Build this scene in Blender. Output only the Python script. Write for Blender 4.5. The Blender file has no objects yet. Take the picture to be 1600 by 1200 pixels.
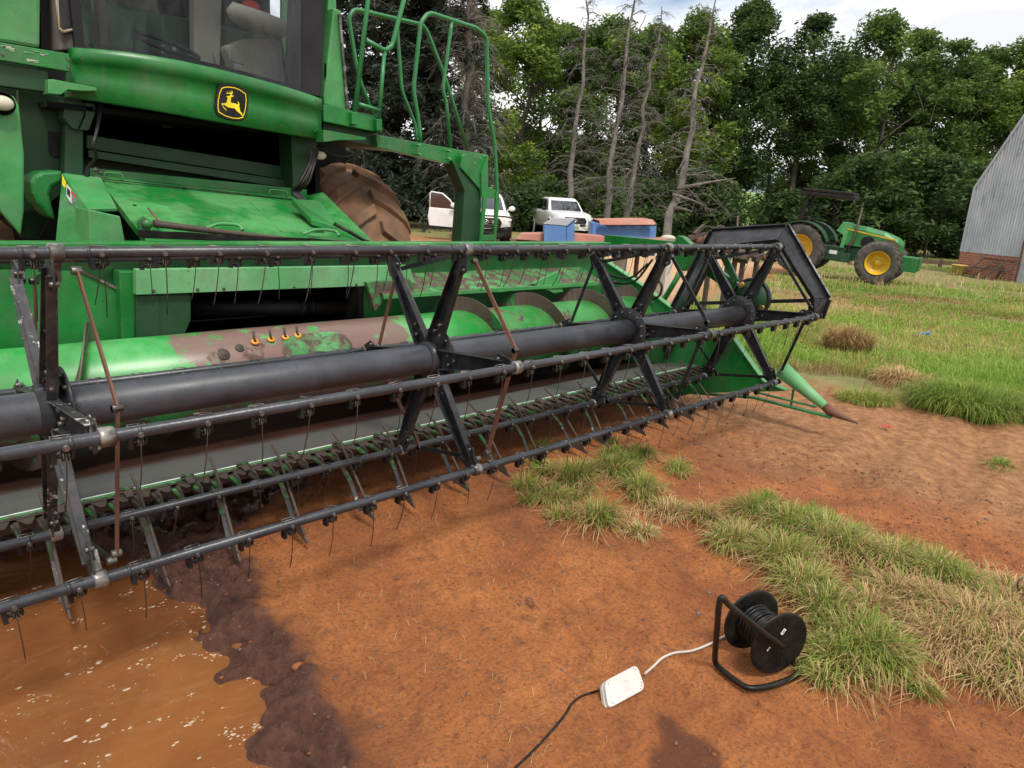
import bpy, bmesh, math, random
import numpy as np
from mathutils import Vector, Matrix, noise as mnoise
rnd = random.Random(7)
nrs = np.random.RandomState(11)
scn = bpy.context.scene
col = scn.collection
R = math.radians

# ------------------------------------------------------------------ camera
F = 1105.85                      # focal length in pixels of the 1600x1200 photograph
CAM = Vector((-0.46134, -2.39942, 1.5))
RGT = Vector((0.71729250, -0.69417246, 0.06013368))
DWN = Vector((-0.13645201, -0.22457862, -0.96485506))
FWD = Vector((0.68328055, 0.68387794, -0.25580979))
cd = bpy.data.cameras.new('camera'); cam = bpy.data.objects.new('camera', cd); col.objects.link(cam)
cd.sensor_width = 36; cd.lens = F / 1600 * 36; cd.clip_start = 0.05; cd.clip_end = 3000
m = Matrix((( RGT.x, -DWN.x, -FWD.x, CAM.x), (RGT.y, -DWN.y, -FWD.y, CAM.y), (RGT.z, -DWN.z, -FWD.z, CAM.z), (0, 0, 0, 1)))
cam.matrix_world = m
scn.camera = cam

def at(px, py, **k):
    """world point seen at pixel (px,py) of the 1600x1200 photo on the plane X=, Y= or Z= , or at depth D="""
    d = RGT * ((px - 800) / F) + DWN * ((py - 600) / F) + FWD
    (a, v), = k.items()
    if a == 'D': t = v
    else:
        i = 'XYZ'.index(a); t = (v - CAM[i]) / d[i]
    return CAM + d * t
def pxl(p):
    q = Vector(p) - CAM; z = q.dot(FWD)
    return 800 + F * q.dot(RGT) / z, 600 + F * q.dot(DWN) / z, z

# ------------------------------------------------------------------ sky, sun, exposure
SUN_EL, SUN_AZ = 58, 205        # azimuth clockwise from +Y
w = bpy.data.worlds.new("World"); scn.world = w; w.use_nodes = True
nt = w.node_tree; nt.nodes.clear()
def N(nt, t, **kw):
    n = nt.nodes.new(t)
    for k, v in kw.items(): setattr(n, k, v)
    return n
out = N(nt, 'ShaderNodeOutputWorld'); bg = N(nt, 'ShaderNodeBackground'); sky = N(nt, 'ShaderNodeTexSky')
sky.sky_type = 'NISHITA'; sky.sun_disc = False; sky.sun_elevation = R(SUN_EL); sky.sun_rotation = R(SUN_AZ)
tc = N(nt, 'ShaderNodeTexCoord'); mp = N(nt, 'ShaderNodeMapping'); mp.inputs['Scale'].default_value = (1, 1, 2.4)
no = N(nt, 'ShaderNodeTexNoise'); no.inputs['Scale'].default_value = 2.6; no.inputs['Detail'].default_value = 9; no.inputs['Roughness'].default_value = .58; no.inputs['Distortion'].default_value = .35
cr = N(nt, 'ShaderNodeValToRGB'); cr.color_ramp.elements[0].position = .25; cr.color_ramp.elements[1].position = .40
no2 = N(nt, 'ShaderNodeTexNoise'); no2.inputs['Scale'].default_value = 5; no2.inputs['Detail'].default_value = 8
cr2 = N(nt, 'ShaderNodeValToRGB'); cr2.color_ramp.elements[0].position = .36; cr2.color_ramp.elements[1].position = .6
cr2.color_ramp.elements[0].color = (6.6, 6.75, 7.1, 1); cr2.color_ramp.elements[1].color = (9.8, 9.8, 9.7, 1)
mx = N(nt, 'ShaderNodeMixRGB')
L = nt.links.new
L(tc.outputs['Generated'], mp.inputs['Vector']); L(mp.outputs[0], no.inputs['Vector']); L(mp.outputs[0], no2.inputs['Vector'])
L(no.outputs[0], cr.inputs[0]); L(no2.outputs[0], cr2.inputs[0])
L(cr.outputs[0], mx.inputs[0]); L(sky.outputs[0], mx.inputs[1]); L(cr2.outputs[0], mx.inputs[2])
L(mx.outputs[0], bg.inputs[0]); bg.inputs[1].default_value = .1; L(bg.outputs[0], out.inputs[0])
sd = bpy.data.lights.new('sun', 'SUN'); sun = bpy.data.objects.new('sun', sd); col.objects.link(sun)
sd.energy = 2.3; sd.angle = R(14); sd.color = (1, .96, .88)
sv = Vector((math.cos(R(SUN_EL)) * math.sin(R(SUN_AZ)), math.cos(R(SUN_EL)) * math.cos(R(SUN_AZ)), math.sin(R(SUN_EL))))
sun.rotation_euler = (-sv).to_track_quat('-Z', 'Y').to_euler()
scn.view_settings.view_transform = 'Standard'; scn.view_settings.look = 'None'; scn.view_settings.gamma = 1
scn.view_settings.exposure = .50
scn.cycles.max_bounces = 6; scn.cycles.transparent_max_bounces = 12

# ------------------------------------------------------------------ materials
MATS = {}
def newmat(name):
    m = bpy.data.materials.new(name); m.use_nodes = True
    nt = m.node_tree; nt.nodes.clear()
    o = N(nt, 'ShaderNodeOutputMaterial'); b = N(nt, 'ShaderNodeBsdfPrincipled')
    nt.links.new(b.outputs[0], o.inputs[0]); MATS[name] = m
    return m, nt, b
def ramp(nt, src, p0, p1, c0=(0, 0, 0, 1), c1=(1, 1, 1, 1)):
    r = N(nt, 'ShaderNodeValToRGB'); r.color_ramp.elements[0].position = p0; r.color_ramp.elements[1].position = p1
    r.color_ramp.elements[0].color = c0; r.color_ramp.elements[1].color = c1
    nt.links.new(src, r.inputs[0]); return r.outputs[0]
def nz(nt, scale, detail=6, rough=.6, vec=None, dist=0):
    n = N(nt, 'ShaderNodeTexNoise'); n.inputs['Scale'].default_value = scale; n.inputs['Detail'].default_value = detail
    n.inputs['Roughness'].default_value = rough; n.inputs['Distortion'].default_value = dist
    if vec is not None: nt.links.new(vec, n.inputs['Vector'])
    return n.outputs[0]
def mixc(nt, f, a, b):
    x = N(nt, 'ShaderNodeMixRGB')
    for i, v in enumerate((f, a, b)):
        if isinstance(v, (int, float)): x.inputs[i].default_value = v if i == 0 else (v, v, v, 1)
        elif isinstance(v, tuple): x.inputs[i].default_value = v if len(v) == 4 else v + (1,)
        else: nt.links.new(v, x.inputs[i])
    return x.outputs[0]
def pos(nt, s=(1, 1, 1)):
    g = N(nt, 'ShaderNodeNewGeometry'); mp = N(nt, 'ShaderNodeMapping'); mp.inputs['Scale'].default_value = s
    nt.links.new(g.outputs['Position'], mp.inputs['Vector']); return mp.outputs[0]
def bump(nt, b, h, st=.3, dist=.01):
    n = N(nt, 'ShaderNodeBump'); n.inputs['Strength'].default_value = st; n.inputs['Distance'].default_value = dist
    nt.links.new(h, n.inputs['Height']); nt.links.new(n.outputs[0], b.inputs['Normal'])
def mathn(nt, op, a, b=None):
    n = N(nt, 'ShaderNodeMath', operation=op)
    for i, v in enumerate((a, b)):
        if v is None: continue
        if isinstance(v, (int, float)): n.inputs[i].default_value = v
        else: nt.links.new(v, n.inputs[i])
    return n.outputs[0]

def worn(name, c, faded=None, fade=(.45, .65), dirt=None, dirta=.5, dscale=5, rust=None, rustpos=(.62, .68), rscale=4, rough=.4, metal=0, bumpk=.15, spec=.5, streak=None, scale=3, specks=None, wash=None, band=None):
    """painted or bare surface with faded patches, dirt and rust that have shapes of their own"""
    m, nt, b = newmat(name); p = pos(nt)
    base = c + (1,)
    cur = None
    if faded: cur = mixc(nt, ramp(nt, nz(nt, scale, 8, .62, p), *fade), c, faded)
    else: cur = mixc(nt, ramp(nt, nz(nt, 9, 6, .6, p), .35, .7), tuple(x * .82 for x in c), tuple(min(1, x * 1.12) for x in c))
    if streak:
        sp = pos(nt, (14, 14, 1.2)); cur = mixc(nt, ramp(nt, nz(nt, 3, 5, .6, sp), .5, .72), cur, streak)
    ro = rough
    if band:      # paint worn away between two places along the tube, with a ragged edge and green islands
        sx_ = N(nt, 'ShaderNodeSeparateXYZ'); nt.links.new(p, sx_.inputs[0])
        xx = mathn(nt, 'ADD', sx_.outputs[0], mathn(nt, 'MULTIPLY', mathn(nt, 'SUBTRACT', nz(nt, 7, 8, .7, p), .5), .5))
        a1 = mathn(nt, 'MULTIPLY', mathn(nt, 'SUBTRACT', xx, band[0]), 40); a2 = mathn(nt, 'MULTIPLY', mathn(nt, 'SUBTRACT', band[1], xx), 40)
        a3 = mathn(nt, 'MULTIPLY', mathn(nt, 'SUBTRACT', .585, nz(nt, 4.5, 12, .72, p)), 26)
        k_ = mathn(nt, 'MINIMUM', mathn(nt, 'MINIMUM', a1, a2), a3); k2 = N(nt, 'ShaderNodeClamp'); nt.links.new(k_, k2.inputs[0])
        cur = mixc(nt, k2.outputs[0], cur, mixc(nt, nz(nt, 6, 9, .7, pos(nt, (1, 4, 4))), band[2], tuple(x * 1.7 for x in band[2])))
    if wash:      # rain-washed dust: runs down the panels
        f = mathn(nt, 'MULTIPLY', ramp(nt, nz(nt, 2.2, 9, .68, pos(nt, (3.5, 3.5, .8)), .6), .50, .76), .28); cur = mixc(nt, f, cur, wash)
    if specks:
        f = mathn(nt, 'MULTIPLY', ramp(nt, nz(nt, 55, 4, .7, p), .62, .68), .75); cur = mixc(nt, f, cur, specks)
        f = mathn(nt, 'MULTIPLY', ramp(nt, nz(nt, 9, 12, .8, pos(nt, (1, 1, 4))), .60, .64), .5); cur = mixc(nt, f, cur, specks)
    if dirt:
        f = mathn(nt, 'MULTIPLY', ramp(nt, nz(nt, dscale, 10, .7, p), .44, .72), dirta); cur = mixc(nt, f, cur, dirt)
    if rust:
        rf = ramp(nt, nz(nt, rscale, 12, .68, p), *rustpos)
        rc = mixc(nt, ramp(nt, nz(nt, 40, 4, .6, p), .35, .65), rust, tuple(x * .5 for x in rust)); cur = mixc(nt, rf, cur, rc)
        rr = N(nt, 'ShaderNodeMapRange'); rr.inputs[3].default_value = rough; rr.inputs[4].default_value = .8
        nt.links.new(rf, rr.inputs[0]); nt.links.new(rr.outputs[0], b.inputs['Roughness'])
    else:
        rr = N(nt, 'ShaderNodeMapRange'); rr.inputs[3].default_value = rough * .75; rr.inputs[4].default_value = min(1, rough * 1.4)
        nt.links.new(nz(nt, 12, 6, .6, p), rr.inputs[0]); nt.links.new(rr.outputs[0], b.inputs['Roughness'])
    nt.links.new(cur, b.inputs['Base Color']); b.inputs['Metallic'].default_value = metal
    b.inputs['Specular IOR Level'].default_value = spec
    if bumpk: bump(nt, b, nz(nt, 60, 5, .6, p), bumpk, .002)
    return m
G1, G2 = (.002, .125, .018), (.07, .39, .10)
worn('green', G1, (.010, .205, .034), (.42, .66), dirt=(.10, .13, .08), dirta=.45, dscale=4, rust=(.09, .045, .03), rustpos=(.70, .73), rough=.36, specks=(.012, .05, .02), wash=(.16, .20, .14))
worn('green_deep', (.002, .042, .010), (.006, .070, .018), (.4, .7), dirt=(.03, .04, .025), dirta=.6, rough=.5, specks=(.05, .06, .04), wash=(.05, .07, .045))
worn('green_faded', (.022, .22, .05), (.08, .32, .10), (.38, .66), dirt=(.12, .14, .09), dirta=.5, specks=(.03, .08, .03), wash=(.22, .26, .19), rust=(.11, .06, .045), rustpos=(.69, .73), rough=.42)
worn('green_pale', (.08, .31, .11), (.15, .38, .17), (.38, .62), dirt=(.1, .16, .09), dirta=.5, specks=(.03, .07, .03), wash=(.25, .28, .2), rough=.5, scale=2)
worn('green_floor', (.005, .17, .024), (.075, .31, .09), (.45, .57), specks=(.02, .06, .02), wash=(.2, .23, .16), dirt=(.10, .13, .07), dirta=.5, dscale=9, rough=.35, scale=2.2)
worn('green_auger', (.016, .26, .042), (.09, .38, .11), (.42, .6), dirt=(.14, .12, .07), dirta=.45, rust=(.13, .075, .06), rustpos=(.56, .60), rscale=3.6, rough=.34, specks=(.05, .12, .05), band=(.70, 1.96, (.125, .070, .060)))
worn('green_worn', (.07, .30, .09), (.015, .17, .03), (.42, .55), rust=(.105, .062, .050), rustpos=(.40, .54), rscale=13, rough=.55, specks=(.2, .24, .10))
worn('flight_metal', (.10, .065, .055), (.15, .10, .085), (.4, .6), rust=(.05, .24, .07), rustpos=(.53, .60), rscale=4, rough=.45, metal=.3, specks=(.04, .03, .03))
worn('bare_auger', (.12, .075, .062), (.17, .11, .095), (.4, .65), rust=(.09, .30, .08), rustpos=(.62, .68), rscale=7, rough=.36, metal=.4, specks=(.05, .03, .03))
worn('rail_green', (.014, .16, .042), (.035, .22, .07), (.4, .7), dirt=(.05, .08, .05), dirta=.3, rough=.35)
worn('charcoal', (.010, .011, .014), (.030, .032, .038), (.45, .66), dirt=(.11, .10, .09), dirta=.28, dscale=16, rust=(.13, .06, .035), rustpos=(.735, .77), rscale=7, rough=.3, bumpk=.35, spec=.25)
worn('tube_grey', (.020, .022, .028), (.050, .053, .064), (.42, .7), dirt=(.02, .02, .022), dirta=.55, dscale=24, rust=(.16, .075, .045), rustpos=(.675, .71), rscale=6, rough=.34, bumpk=.5, scale=5)
worn('reel_tube', (.026, .028, .037), (.052, .056, .068), (.40, .62), dirt=(.010, .010, .012), dirta=.75, dscale=5, rough=.42, bumpk=.4, scale=3, specks=(.012, .012, .014))
worn('chipped', (.012, .013, .016), (.035, .037, .042), (.45, .66), dirt=(.15, .12, .10), dirta=.35, dscale=20, rust=(.50, .49, .46), rustpos=(.60, .63), rscale=26, rough=.45)
worn('black_iron', (.004, .004, .0045), (.012, .012, .013), (.42, .7), dirt=(.05, .04, .03), dirta=.3, rough=.45, spec=.25)
worn('black_plastic', (.004, .004, .0045), (.012, .012, .0125), (.45, .7), dirt=(.08, .055, .035), dirta=.25, dscale=14, rough=.36, spec=.25)
worn('old_wire', (.075, .055, .042), (.022, .018, .016), (.4, .6), rough=.5, metal=.3)
worn('rust', (.15, .062, .035), (.09, .04, .026), (.4, .65), dirt=(.2, .12, .08), dirta=.4, rough=.75, bumpk=.5)
worn('rust_dark', (.045, .030, .024), (.075, .047, .035), (.4, .65), dirt=(.09, .10, .06), dirta=.3, dscale=30, rough=.65, bumpk=.6)
worn('steel_worn', (.30, .29, .27), (.08, .075, .07), (.42, .55), rust=(.14, .07, .045), rustpos=(.6, .66), rscale=14, rough=.4, metal=.6, scale=14)
worn('bolt', (.18, .165, .15), (.06, .055, .05), (.4, .7), rough=.35, metal=.7)
worn('brass', (.42, .27, .09), (.22, .14, .06), (.4, .7), rough=.4, metal=.7)
worn('grey_floor', (.11, .113, .113), (.18, .18, .175), (.36, .68), specks=(.04, .03, .025), dirt=(.07, .045, .035), dirta=.55, dscale=6, rust=(.07, .03, .02), rustpos=(.69, .73), rscale=7, rough=.38, metal=.3, scale=6)
worn('mud_floor', (.028, .011, .008), (.055, .020, .012), (.4, .65), dirt=(.03, .012, .008), dirta=.6, rough=.4, bumpk=.7)
worn('white_strip', (.62, .70, .60), (.30, .45, .30), (.48, .6), rough=.5, scale=10)
worn('tyre_mud', (.25, .125, .06), (.14, .080, .046), (.4, .66), dirt=(.035, .03, .026), dirta=.55, dscale=7, rough=.85, bumpk=.6, scale=5)
worn('tyre', (.028, .028, .028), (.07, .066, .06), (.42, .65), dirt=(.16, .12, .085), dirta=.6, rough=.8, bumpk=.4, scale=6)
worn('yellow', (.62, .38, .012), (.5, .30, .02), (.4, .7), dirt=(.25, .15, .05), dirta=.35, rough=.4)
worn('yellow_clean', (.86, .66, .01), rough=.35, bumpk=0)
worn('orange_plastic', (.70, .30, .012), (.5, .2, .02), (.4, .7), rough=.4)
worn('white_paint', (.74, .75, .75), (.66, .67, .66), (.4, .7), dirt=(.45, .36, .28), dirta=.18, dscale=2, rough=.25, bumpk=0)
worn('white_plastic', (.56, .54, .51), (.46, .44, .41), (.4, .7), dirt=(.42, .33, .26), dirta=.5, dscale=20, rust=(.10, .07, .05), rustpos=(.62, .65), rscale=38, rough=.45)
worn('white_cord', (.55, .50, .44), (.42, .35, .28), (.4, .7), rough=.5)
worn('blue_paint', (.035, .125, .33), (.07, .19, .38), (.4, .65), dirt=(.10, .13, .2), dirta=.4, rust=(.12, .09, .07), rustpos=(.66, .70), rscale=6, rough=.5)
worn('red_lid', (.36, .13, .085), (.45, .23, .17), (.42, .65), dirt=(.25, .15, .11), dirta=.5, rough=.65)
worn('grey_lid', (.30, .31, .33), (.24, .17, .13), (.5, .65), rough=.6)
worn('lamp_lens', (.60, .58, .45), (.45, .42, .33), (.4, .7), rough=.15)
worn('cab_grey', (.30, .29, .26), (.24, .23, .205), (.4, .7), rough=.7)
worn('cab_dark', (.010, .010, .011), (.022, .022, .024), (.4, .7), rough=.5, spec=.25)
worn('cab_brown', (.055, .048, .043), (.09, .08, .07), (.4, .7), streak=(.12, .11, .10), rough=.45, spec=.25)
worn('tan_rim', (.35, .27, .20), (.25, .2, .15), (.4, .7), rough=.5)
worn('red_cloth', (.42, .015, .02), (.3, .01, .015), (.4, .7), rough=.85)
worn('yellow_tub', (.55, .42, .12), (.42, .33, .12), (.4, .7), rough=.6)
worn('wood', (.16, .10, .06), (.09, .06, .04), (.4, .7), rough=.85)
worn('hay', (.36, .25, .13), (.25, .15, .075), (.4, .7), rough=.9)
worn('stone', (.11, .062, .045), (.17, .11, .085), (.4, .7), rough=.85, bumpk=.7)
worn('red_plastic', (.5, .02, .02), rough=.5)
worn('chrome', (.6, .6, .6), rough=.15, metal=.9, bumpk=0)
worn('lamp_glass', (.55, .56, .57), (.35, .36, .38), (.4, .6), rough=.08, scale=12, bumpk=0)
worn('sack', (.52, .47, .40), (.4, .35, .3), (.4, .7), rough=.8)
worn('recess_shade', (.004, .0045, .005), rough=.7, spec=.2)  # near-black colour that paints in the shade under the cab
worn('wool', (.4, .38, .35), rough=.9)

def glass(name, tint, alpha, rough=.05, ior=1.22):
    m, nt, b = newmat(name)
    o = nt.nodes['Material Output']; tr = N(nt, 'ShaderNodeBsdfTransparent'); tr.inputs[0].default_value = tint + (1,)
    gl = N(nt, 'ShaderNodeBsdfGlossy'); gl.inputs['Roughness'].default_value = rough; gl.inputs[0].default_value = (.8, .85, .9, 1)
    p = pos(nt, (3, 3, 1)); b.inputs['Base Color'].default_value = (.2, .2, .2, 1); b.inputs['Roughness'].default_value = .8
    m1 = N(nt, 'ShaderNodeMixShader'); m2 = N(nt, 'ShaderNodeMixShader')
    fr = N(nt, 'ShaderNodeFresnel'); fr.inputs[0].default_value = ior
    nt.links.new(fr.outputs[0], m1.inputs[0]); nt.links.new(tr.outputs[0], m1.inputs[1]); nt.links.new(gl.outputs[0], m1.inputs[2])
    f = mathn(nt, 'MULTIPLY', ramp(nt, nz(nt, 3, 10, .7, p, 1.), .42, .8), alpha)
    nt.links.new(f, m2.inputs[0]); nt.links.new(m1.outputs[0], m2.inputs[1]); nt.links.new(b.outputs[0], m2.inputs[2])
    nt.links.new(m2.outputs[0], o.inputs[0]); return m
glass('windshield_glass', (.86, .88, .87), .16)
glass('car_glass', (.10, .12, .13), .15, ior=2.3)

def leafmat(name, c1, c2, c3, trans=.35):
    m, nt, b = newmat(name); o = nt.nodes['Material Output']
    a = N(nt, 'ShaderNodeAttribute'); a.attribute_name = 'tint'
    r = N(nt, 'ShaderNodeValToRGB'); r.color_ramp.elements[0].color = c1 + (1,); r.color_ramp.elements[1].color = c3 + (1,)
    e = r.color_ramp.elements.new(.5); e.color = c2 + (1,)
    nt.links.new(a.outputs['Fac'], r.inputs[0]); nt.links.new(r.outputs[0], b.inputs['Base Color'])
    b.inputs['Roughness'].default_value = .65; b.inputs['Specular IOR Level'].default_value = .25
    t = N(nt, 'ShaderNodeBsdfTranslucent'); nt.links.new(r.outputs[0], t.inputs[0])
    mx = N(nt, 'ShaderNodeMixShader'); mx.inputs[0].default_value = trans
    nt.links.new(b.outputs[0], mx.inputs[1]); nt.links.new(t.outputs[0], mx.inputs[2]); nt.links.new(mx.outputs[0], o.inputs[0])
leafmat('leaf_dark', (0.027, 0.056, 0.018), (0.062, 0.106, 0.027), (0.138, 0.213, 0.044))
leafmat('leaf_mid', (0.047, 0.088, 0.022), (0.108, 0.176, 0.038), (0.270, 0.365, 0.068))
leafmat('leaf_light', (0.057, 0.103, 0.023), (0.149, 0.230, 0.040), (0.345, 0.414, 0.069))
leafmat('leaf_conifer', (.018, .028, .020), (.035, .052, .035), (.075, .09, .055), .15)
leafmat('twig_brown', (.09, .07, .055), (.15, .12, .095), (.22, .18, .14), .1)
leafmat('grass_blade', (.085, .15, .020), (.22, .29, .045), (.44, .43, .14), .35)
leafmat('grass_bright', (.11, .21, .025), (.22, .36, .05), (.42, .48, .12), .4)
leafmat('straw_blade', (.22, .13, .05), (.44, .29, .13), (.64, .47, .25), .25)
worn('bark_dead', (.095, .085, .075), (.19, .175, .155), (.38, .65), dirt=(.07, .055, .045), dirta=.6, dscale=9, rust=(.42, .17, .05), rustpos=(.73, .78), rscale=1.3, rough=.9, bumpk=.8)
worn('bark', (.045, .036, .028), (.08, .065, .05), (.4, .65), rough=.9, bumpk=.8)

# ground: soil, mud, grass cover; masks come from point attributes
m, nt, b = newmat('soil'); p = pos(nt)
def attr(nt, n):
    a = N(nt, 'ShaderNodeAttribute'); a.attribute_name = n; return a.outputs['Fac']
c = mixc(nt, ramp(nt, nz(nt, 2.2, 10, .65, p), .34, .66), (.29, .088, .025), (.53, .190, .056))
c = mixc(nt, mathn(nt, 'MULTIPLY', ramp(nt, nz(nt, .8, 6, .6, p, 1.), .52, .68), .5), c, (.17, .055, .024))
c = mixc(nt, mathn(nt, 'MULTIPLY', ramp(nt, nz(nt, 9, 10, .72, p), .50, .66), .6), c, (.135, .046, .020))
c = mixc(nt, mathn(nt, 'MULTIPLY', ramp(nt, nz(nt, 70, 5, .7, p), .46, .70), .75), c, (.12, .040, .018))
c = mixc(nt, mathn(nt, 'MULTIPLY', ramp(nt, nz(nt, 110, 3, .7, p), .62, .70), .45), c, (.52, .26, .13))
c = mixc(nt, mathn(nt, 'MULTIPLY', attr(nt, 'dry'), .8), c, mixc(nt, ramp(nt, nz(nt, 14, 10, .7, p), .38, .66), (.19, .085, .038), (.46, .24, .11)))
c = mixc(nt, mathn(nt, 'MULTIPLY', attr(nt, 'sand'), .9), c, mixc(nt, nz(nt, 3, 8, .6, p), (.40, .24, .13), (.60, .42, .25)))
gf = ramp(nt, mathn(nt, 'ADD', attr(nt, 'grassy'), mathn(nt, 'MULTIPLY', mathn(nt, 'SUBTRACT', nz(nt, 1.6, 8, .7, p), .5), 1.3)), .38, .62)
c = mixc(nt, gf, c, mixc(nt, ramp(nt, nz(nt, 3, 8, .7, p), .35, .65), (.13, .15, .045), (.28, .22, .09)))
c = mixc(nt, attr(nt, 'damp'), c, mixc(nt, nz(nt, 30, 6, .6, p), (.085, .028, .014), (.13, .045, .022)))
c = mixc(nt, attr(nt, 'wet'), c, mixc(nt, ramp(nt, nz(nt, 16, 8, .7, p), .35, .65), (.060, .024, .016), (.145, .062, .043)))
nt.links.new(c, b.inputs['Base Color'])
rr = N(nt, 'ShaderNodeMapRange'); rr.inputs[3].default_value = .92; rr.inputs[4].default_value = .30
nt.links.new(attr(nt, 'wet'), rr.inputs[0]); nt.links.new(rr.outputs[0], b.inputs['Roughness']); b.inputs['Specular IOR Level'].default_value = .35
h = mathn(nt, 'ADD', mathn(nt, 'MULTIPLY', nz(nt, 22, 10, .75, p), .8), mathn(nt, 'MULTIPLY', nz(nt, 120, 5, .7, p), .3))
bump(nt, b, h, .95, .03)

m, nt, b = newmat('muddy_water'); p = pos(nt)
pw = pos(nt, (1, 1.5, 1))
c = mixc(nt, ramp(nt, nz(nt, 1.5, 8, .6, p, 1.), .3, .7), (.140, .050, .019), (.245, .092, .029))
vor = N(nt, 'ShaderNodeTexVoronoi'); vor.inputs['Scale'].default_value = 30; vor.inputs['Randomness'].default_value = 1
warp = N(nt, 'ShaderNodeMixRGB', blend_type='ADD'); warp.inputs[0].default_value = .3
ns = N(nt, 'ShaderNodeTexNoise'); ns.inputs['Scale'].default_value = 9; ns.inputs['Detail'].default_value = 4
nt.links.new(p, ns.inputs['Vector']); nt.links.new(pw, warp.inputs[1]); nt.links.new(ns.outputs['Color'], warp.inputs[2]); nt.links.new(warp.outputs[0], vor.inputs['Vector'])
blob = ramp(nt, vor.outputs['Distance'], .10, .17, (1, 1, 1, 1), (0, 0, 0, 1))
patch = ramp(nt, nz(nt, 3.2, 5, .6, p, 2.), .53, .62)
foam = mathn(nt, 'MULTIPLY', mathn(nt, 'MULTIPLY', blob, patch), ramp(nt, nz(nt, 30, 3, .6, p), .45, .55))
sw = ramp(nt, nz(nt, 7, 8, .6, p, 5.), .635, .67)
foam = mathn(nt, 'MAXIMUM', foam, mathn(nt, 'MULTIPLY', mathn(nt, 'MULTIPLY', sw, .25), ramp(nt, nz(nt, 5, 3, .5, p), .5, .6)))
pale_streak = mathn(nt, 'MULTIPLY', ramp(nt, nz(nt, 3.4, 9, .7, pos(nt, (1, 2.2, 1)), 3.), .52, .74), .25); c = mixc(nt, pale_streak, c, (.34, .19, .10))  # paler brown streaks mixed into the water colour
c = mixc(nt, mathn(nt, 'MULTIPLY', foam, .7), c, (.66, .54, .43))
nt.links.new(c, b.inputs['Base Color']); b.inputs['IOR'].default_value = 1.33
rr = N(nt, 'ShaderNodeMapRange'); rr.inputs[3].default_value = .04; rr.inputs[4].default_value = .6
nt.links.new(foam, rr.inputs[0]); nt.links.new(rr.outputs[0], b.inputs['Roughness'])
b.inputs['Specular IOR Level'].default_value = .75
bump(nt, b, mathn(nt, 'ADD', nz(nt, 6, 4, .5, p, 2.), mathn(nt, 'MULTIPLY', foam, .25)), .16, .02)

m, nt, b = newmat('foam'); p = pos(nt)
nt.links.new(mixc(nt, nz(nt, 90, 4, .6, p), (.34, .22, .13), (.58, .46, .35)), b.inputs['Base Color']); b.inputs['Roughness'].default_value = .45
bump(nt, b, nz(nt, 200, 3, .6, p), .8, .004)

m, nt, b = newmat('corrugated'); p = pos(nt)
c = mixc(nt, ramp(nt, nz(nt, 1.1, 8, .65, p), .35, .65), (.33, .365, .41), (.44, .47, .51))
c = mixc(nt, mathn(nt, 'MULTIPLY', ramp(nt, nz(nt, 2.5, 8, .65, pos(nt, (3, 3, .35))), .5, .66), .6), c, (.56, .57, .58))
c = mixc(nt, mathn(nt, 'MULTIPLY', ramp(nt, nz(nt, 2., 10, .75, pos(nt, (1.5, 1.5, .5))), .60, .68), .6), c, (.12, .13, .15))
nt.links.new(c, b.inputs['Base Color']); b.inputs['Roughness'].default_value = .5; b.inputs['Metallic'].default_value = .25
m, nt, b = newmat('brick')
u = N(nt, 'ShaderNodeUVMap'); u.uv_map = 'uv'
br = N(nt, 'ShaderNodeTexBrick'); br.inputs['Scale'].default_value = 1; br.inputs['Brick Width'].default_value = .22; br.inputs['Row Height'].default_value = .075
br.inputs['Mortar Size'].default_value = .008; br.inputs['Color1'].default_value = (.30, .085, .045, 1); br.inputs['Color2'].default_value = (.20, .06, .035, 1); br.inputs['Mortar'].default_value = (.36, .28, .22, 1)
nt.links.new(u.outputs[0], br.inputs['Vector'])
c = mixc(nt, mathn(nt, 'MULTIPLY', ramp(nt, nz(nt, 2, 8, .7, pos(nt)), .45, .7), .45), br.outputs[0], (.42, .22, .15))
nt.links.new(c, b.inputs['Base Color']); b.inputs['Roughness'].default_value = .9
m, nt, b = newmat('hill'); p = pos(nt)
nt.links.new(mixc(nt, ramp(nt, nz(nt, .06, 8, .7, p), .4, .6), (.20, .33, .05), (.12, .20, .05)), b.inputs['Base Color']); b.inputs['Roughness'].default_value = .95
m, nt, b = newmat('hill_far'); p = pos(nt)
nt.links.new(mixc(nt, ramp(nt, nz(nt, .03, 8, .7, p), .4, .6), (.10, .13, .15), (.17, .19, .21)), b.inputs['Base Color']); b.inputs['Roughness'].default_value = 1

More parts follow.
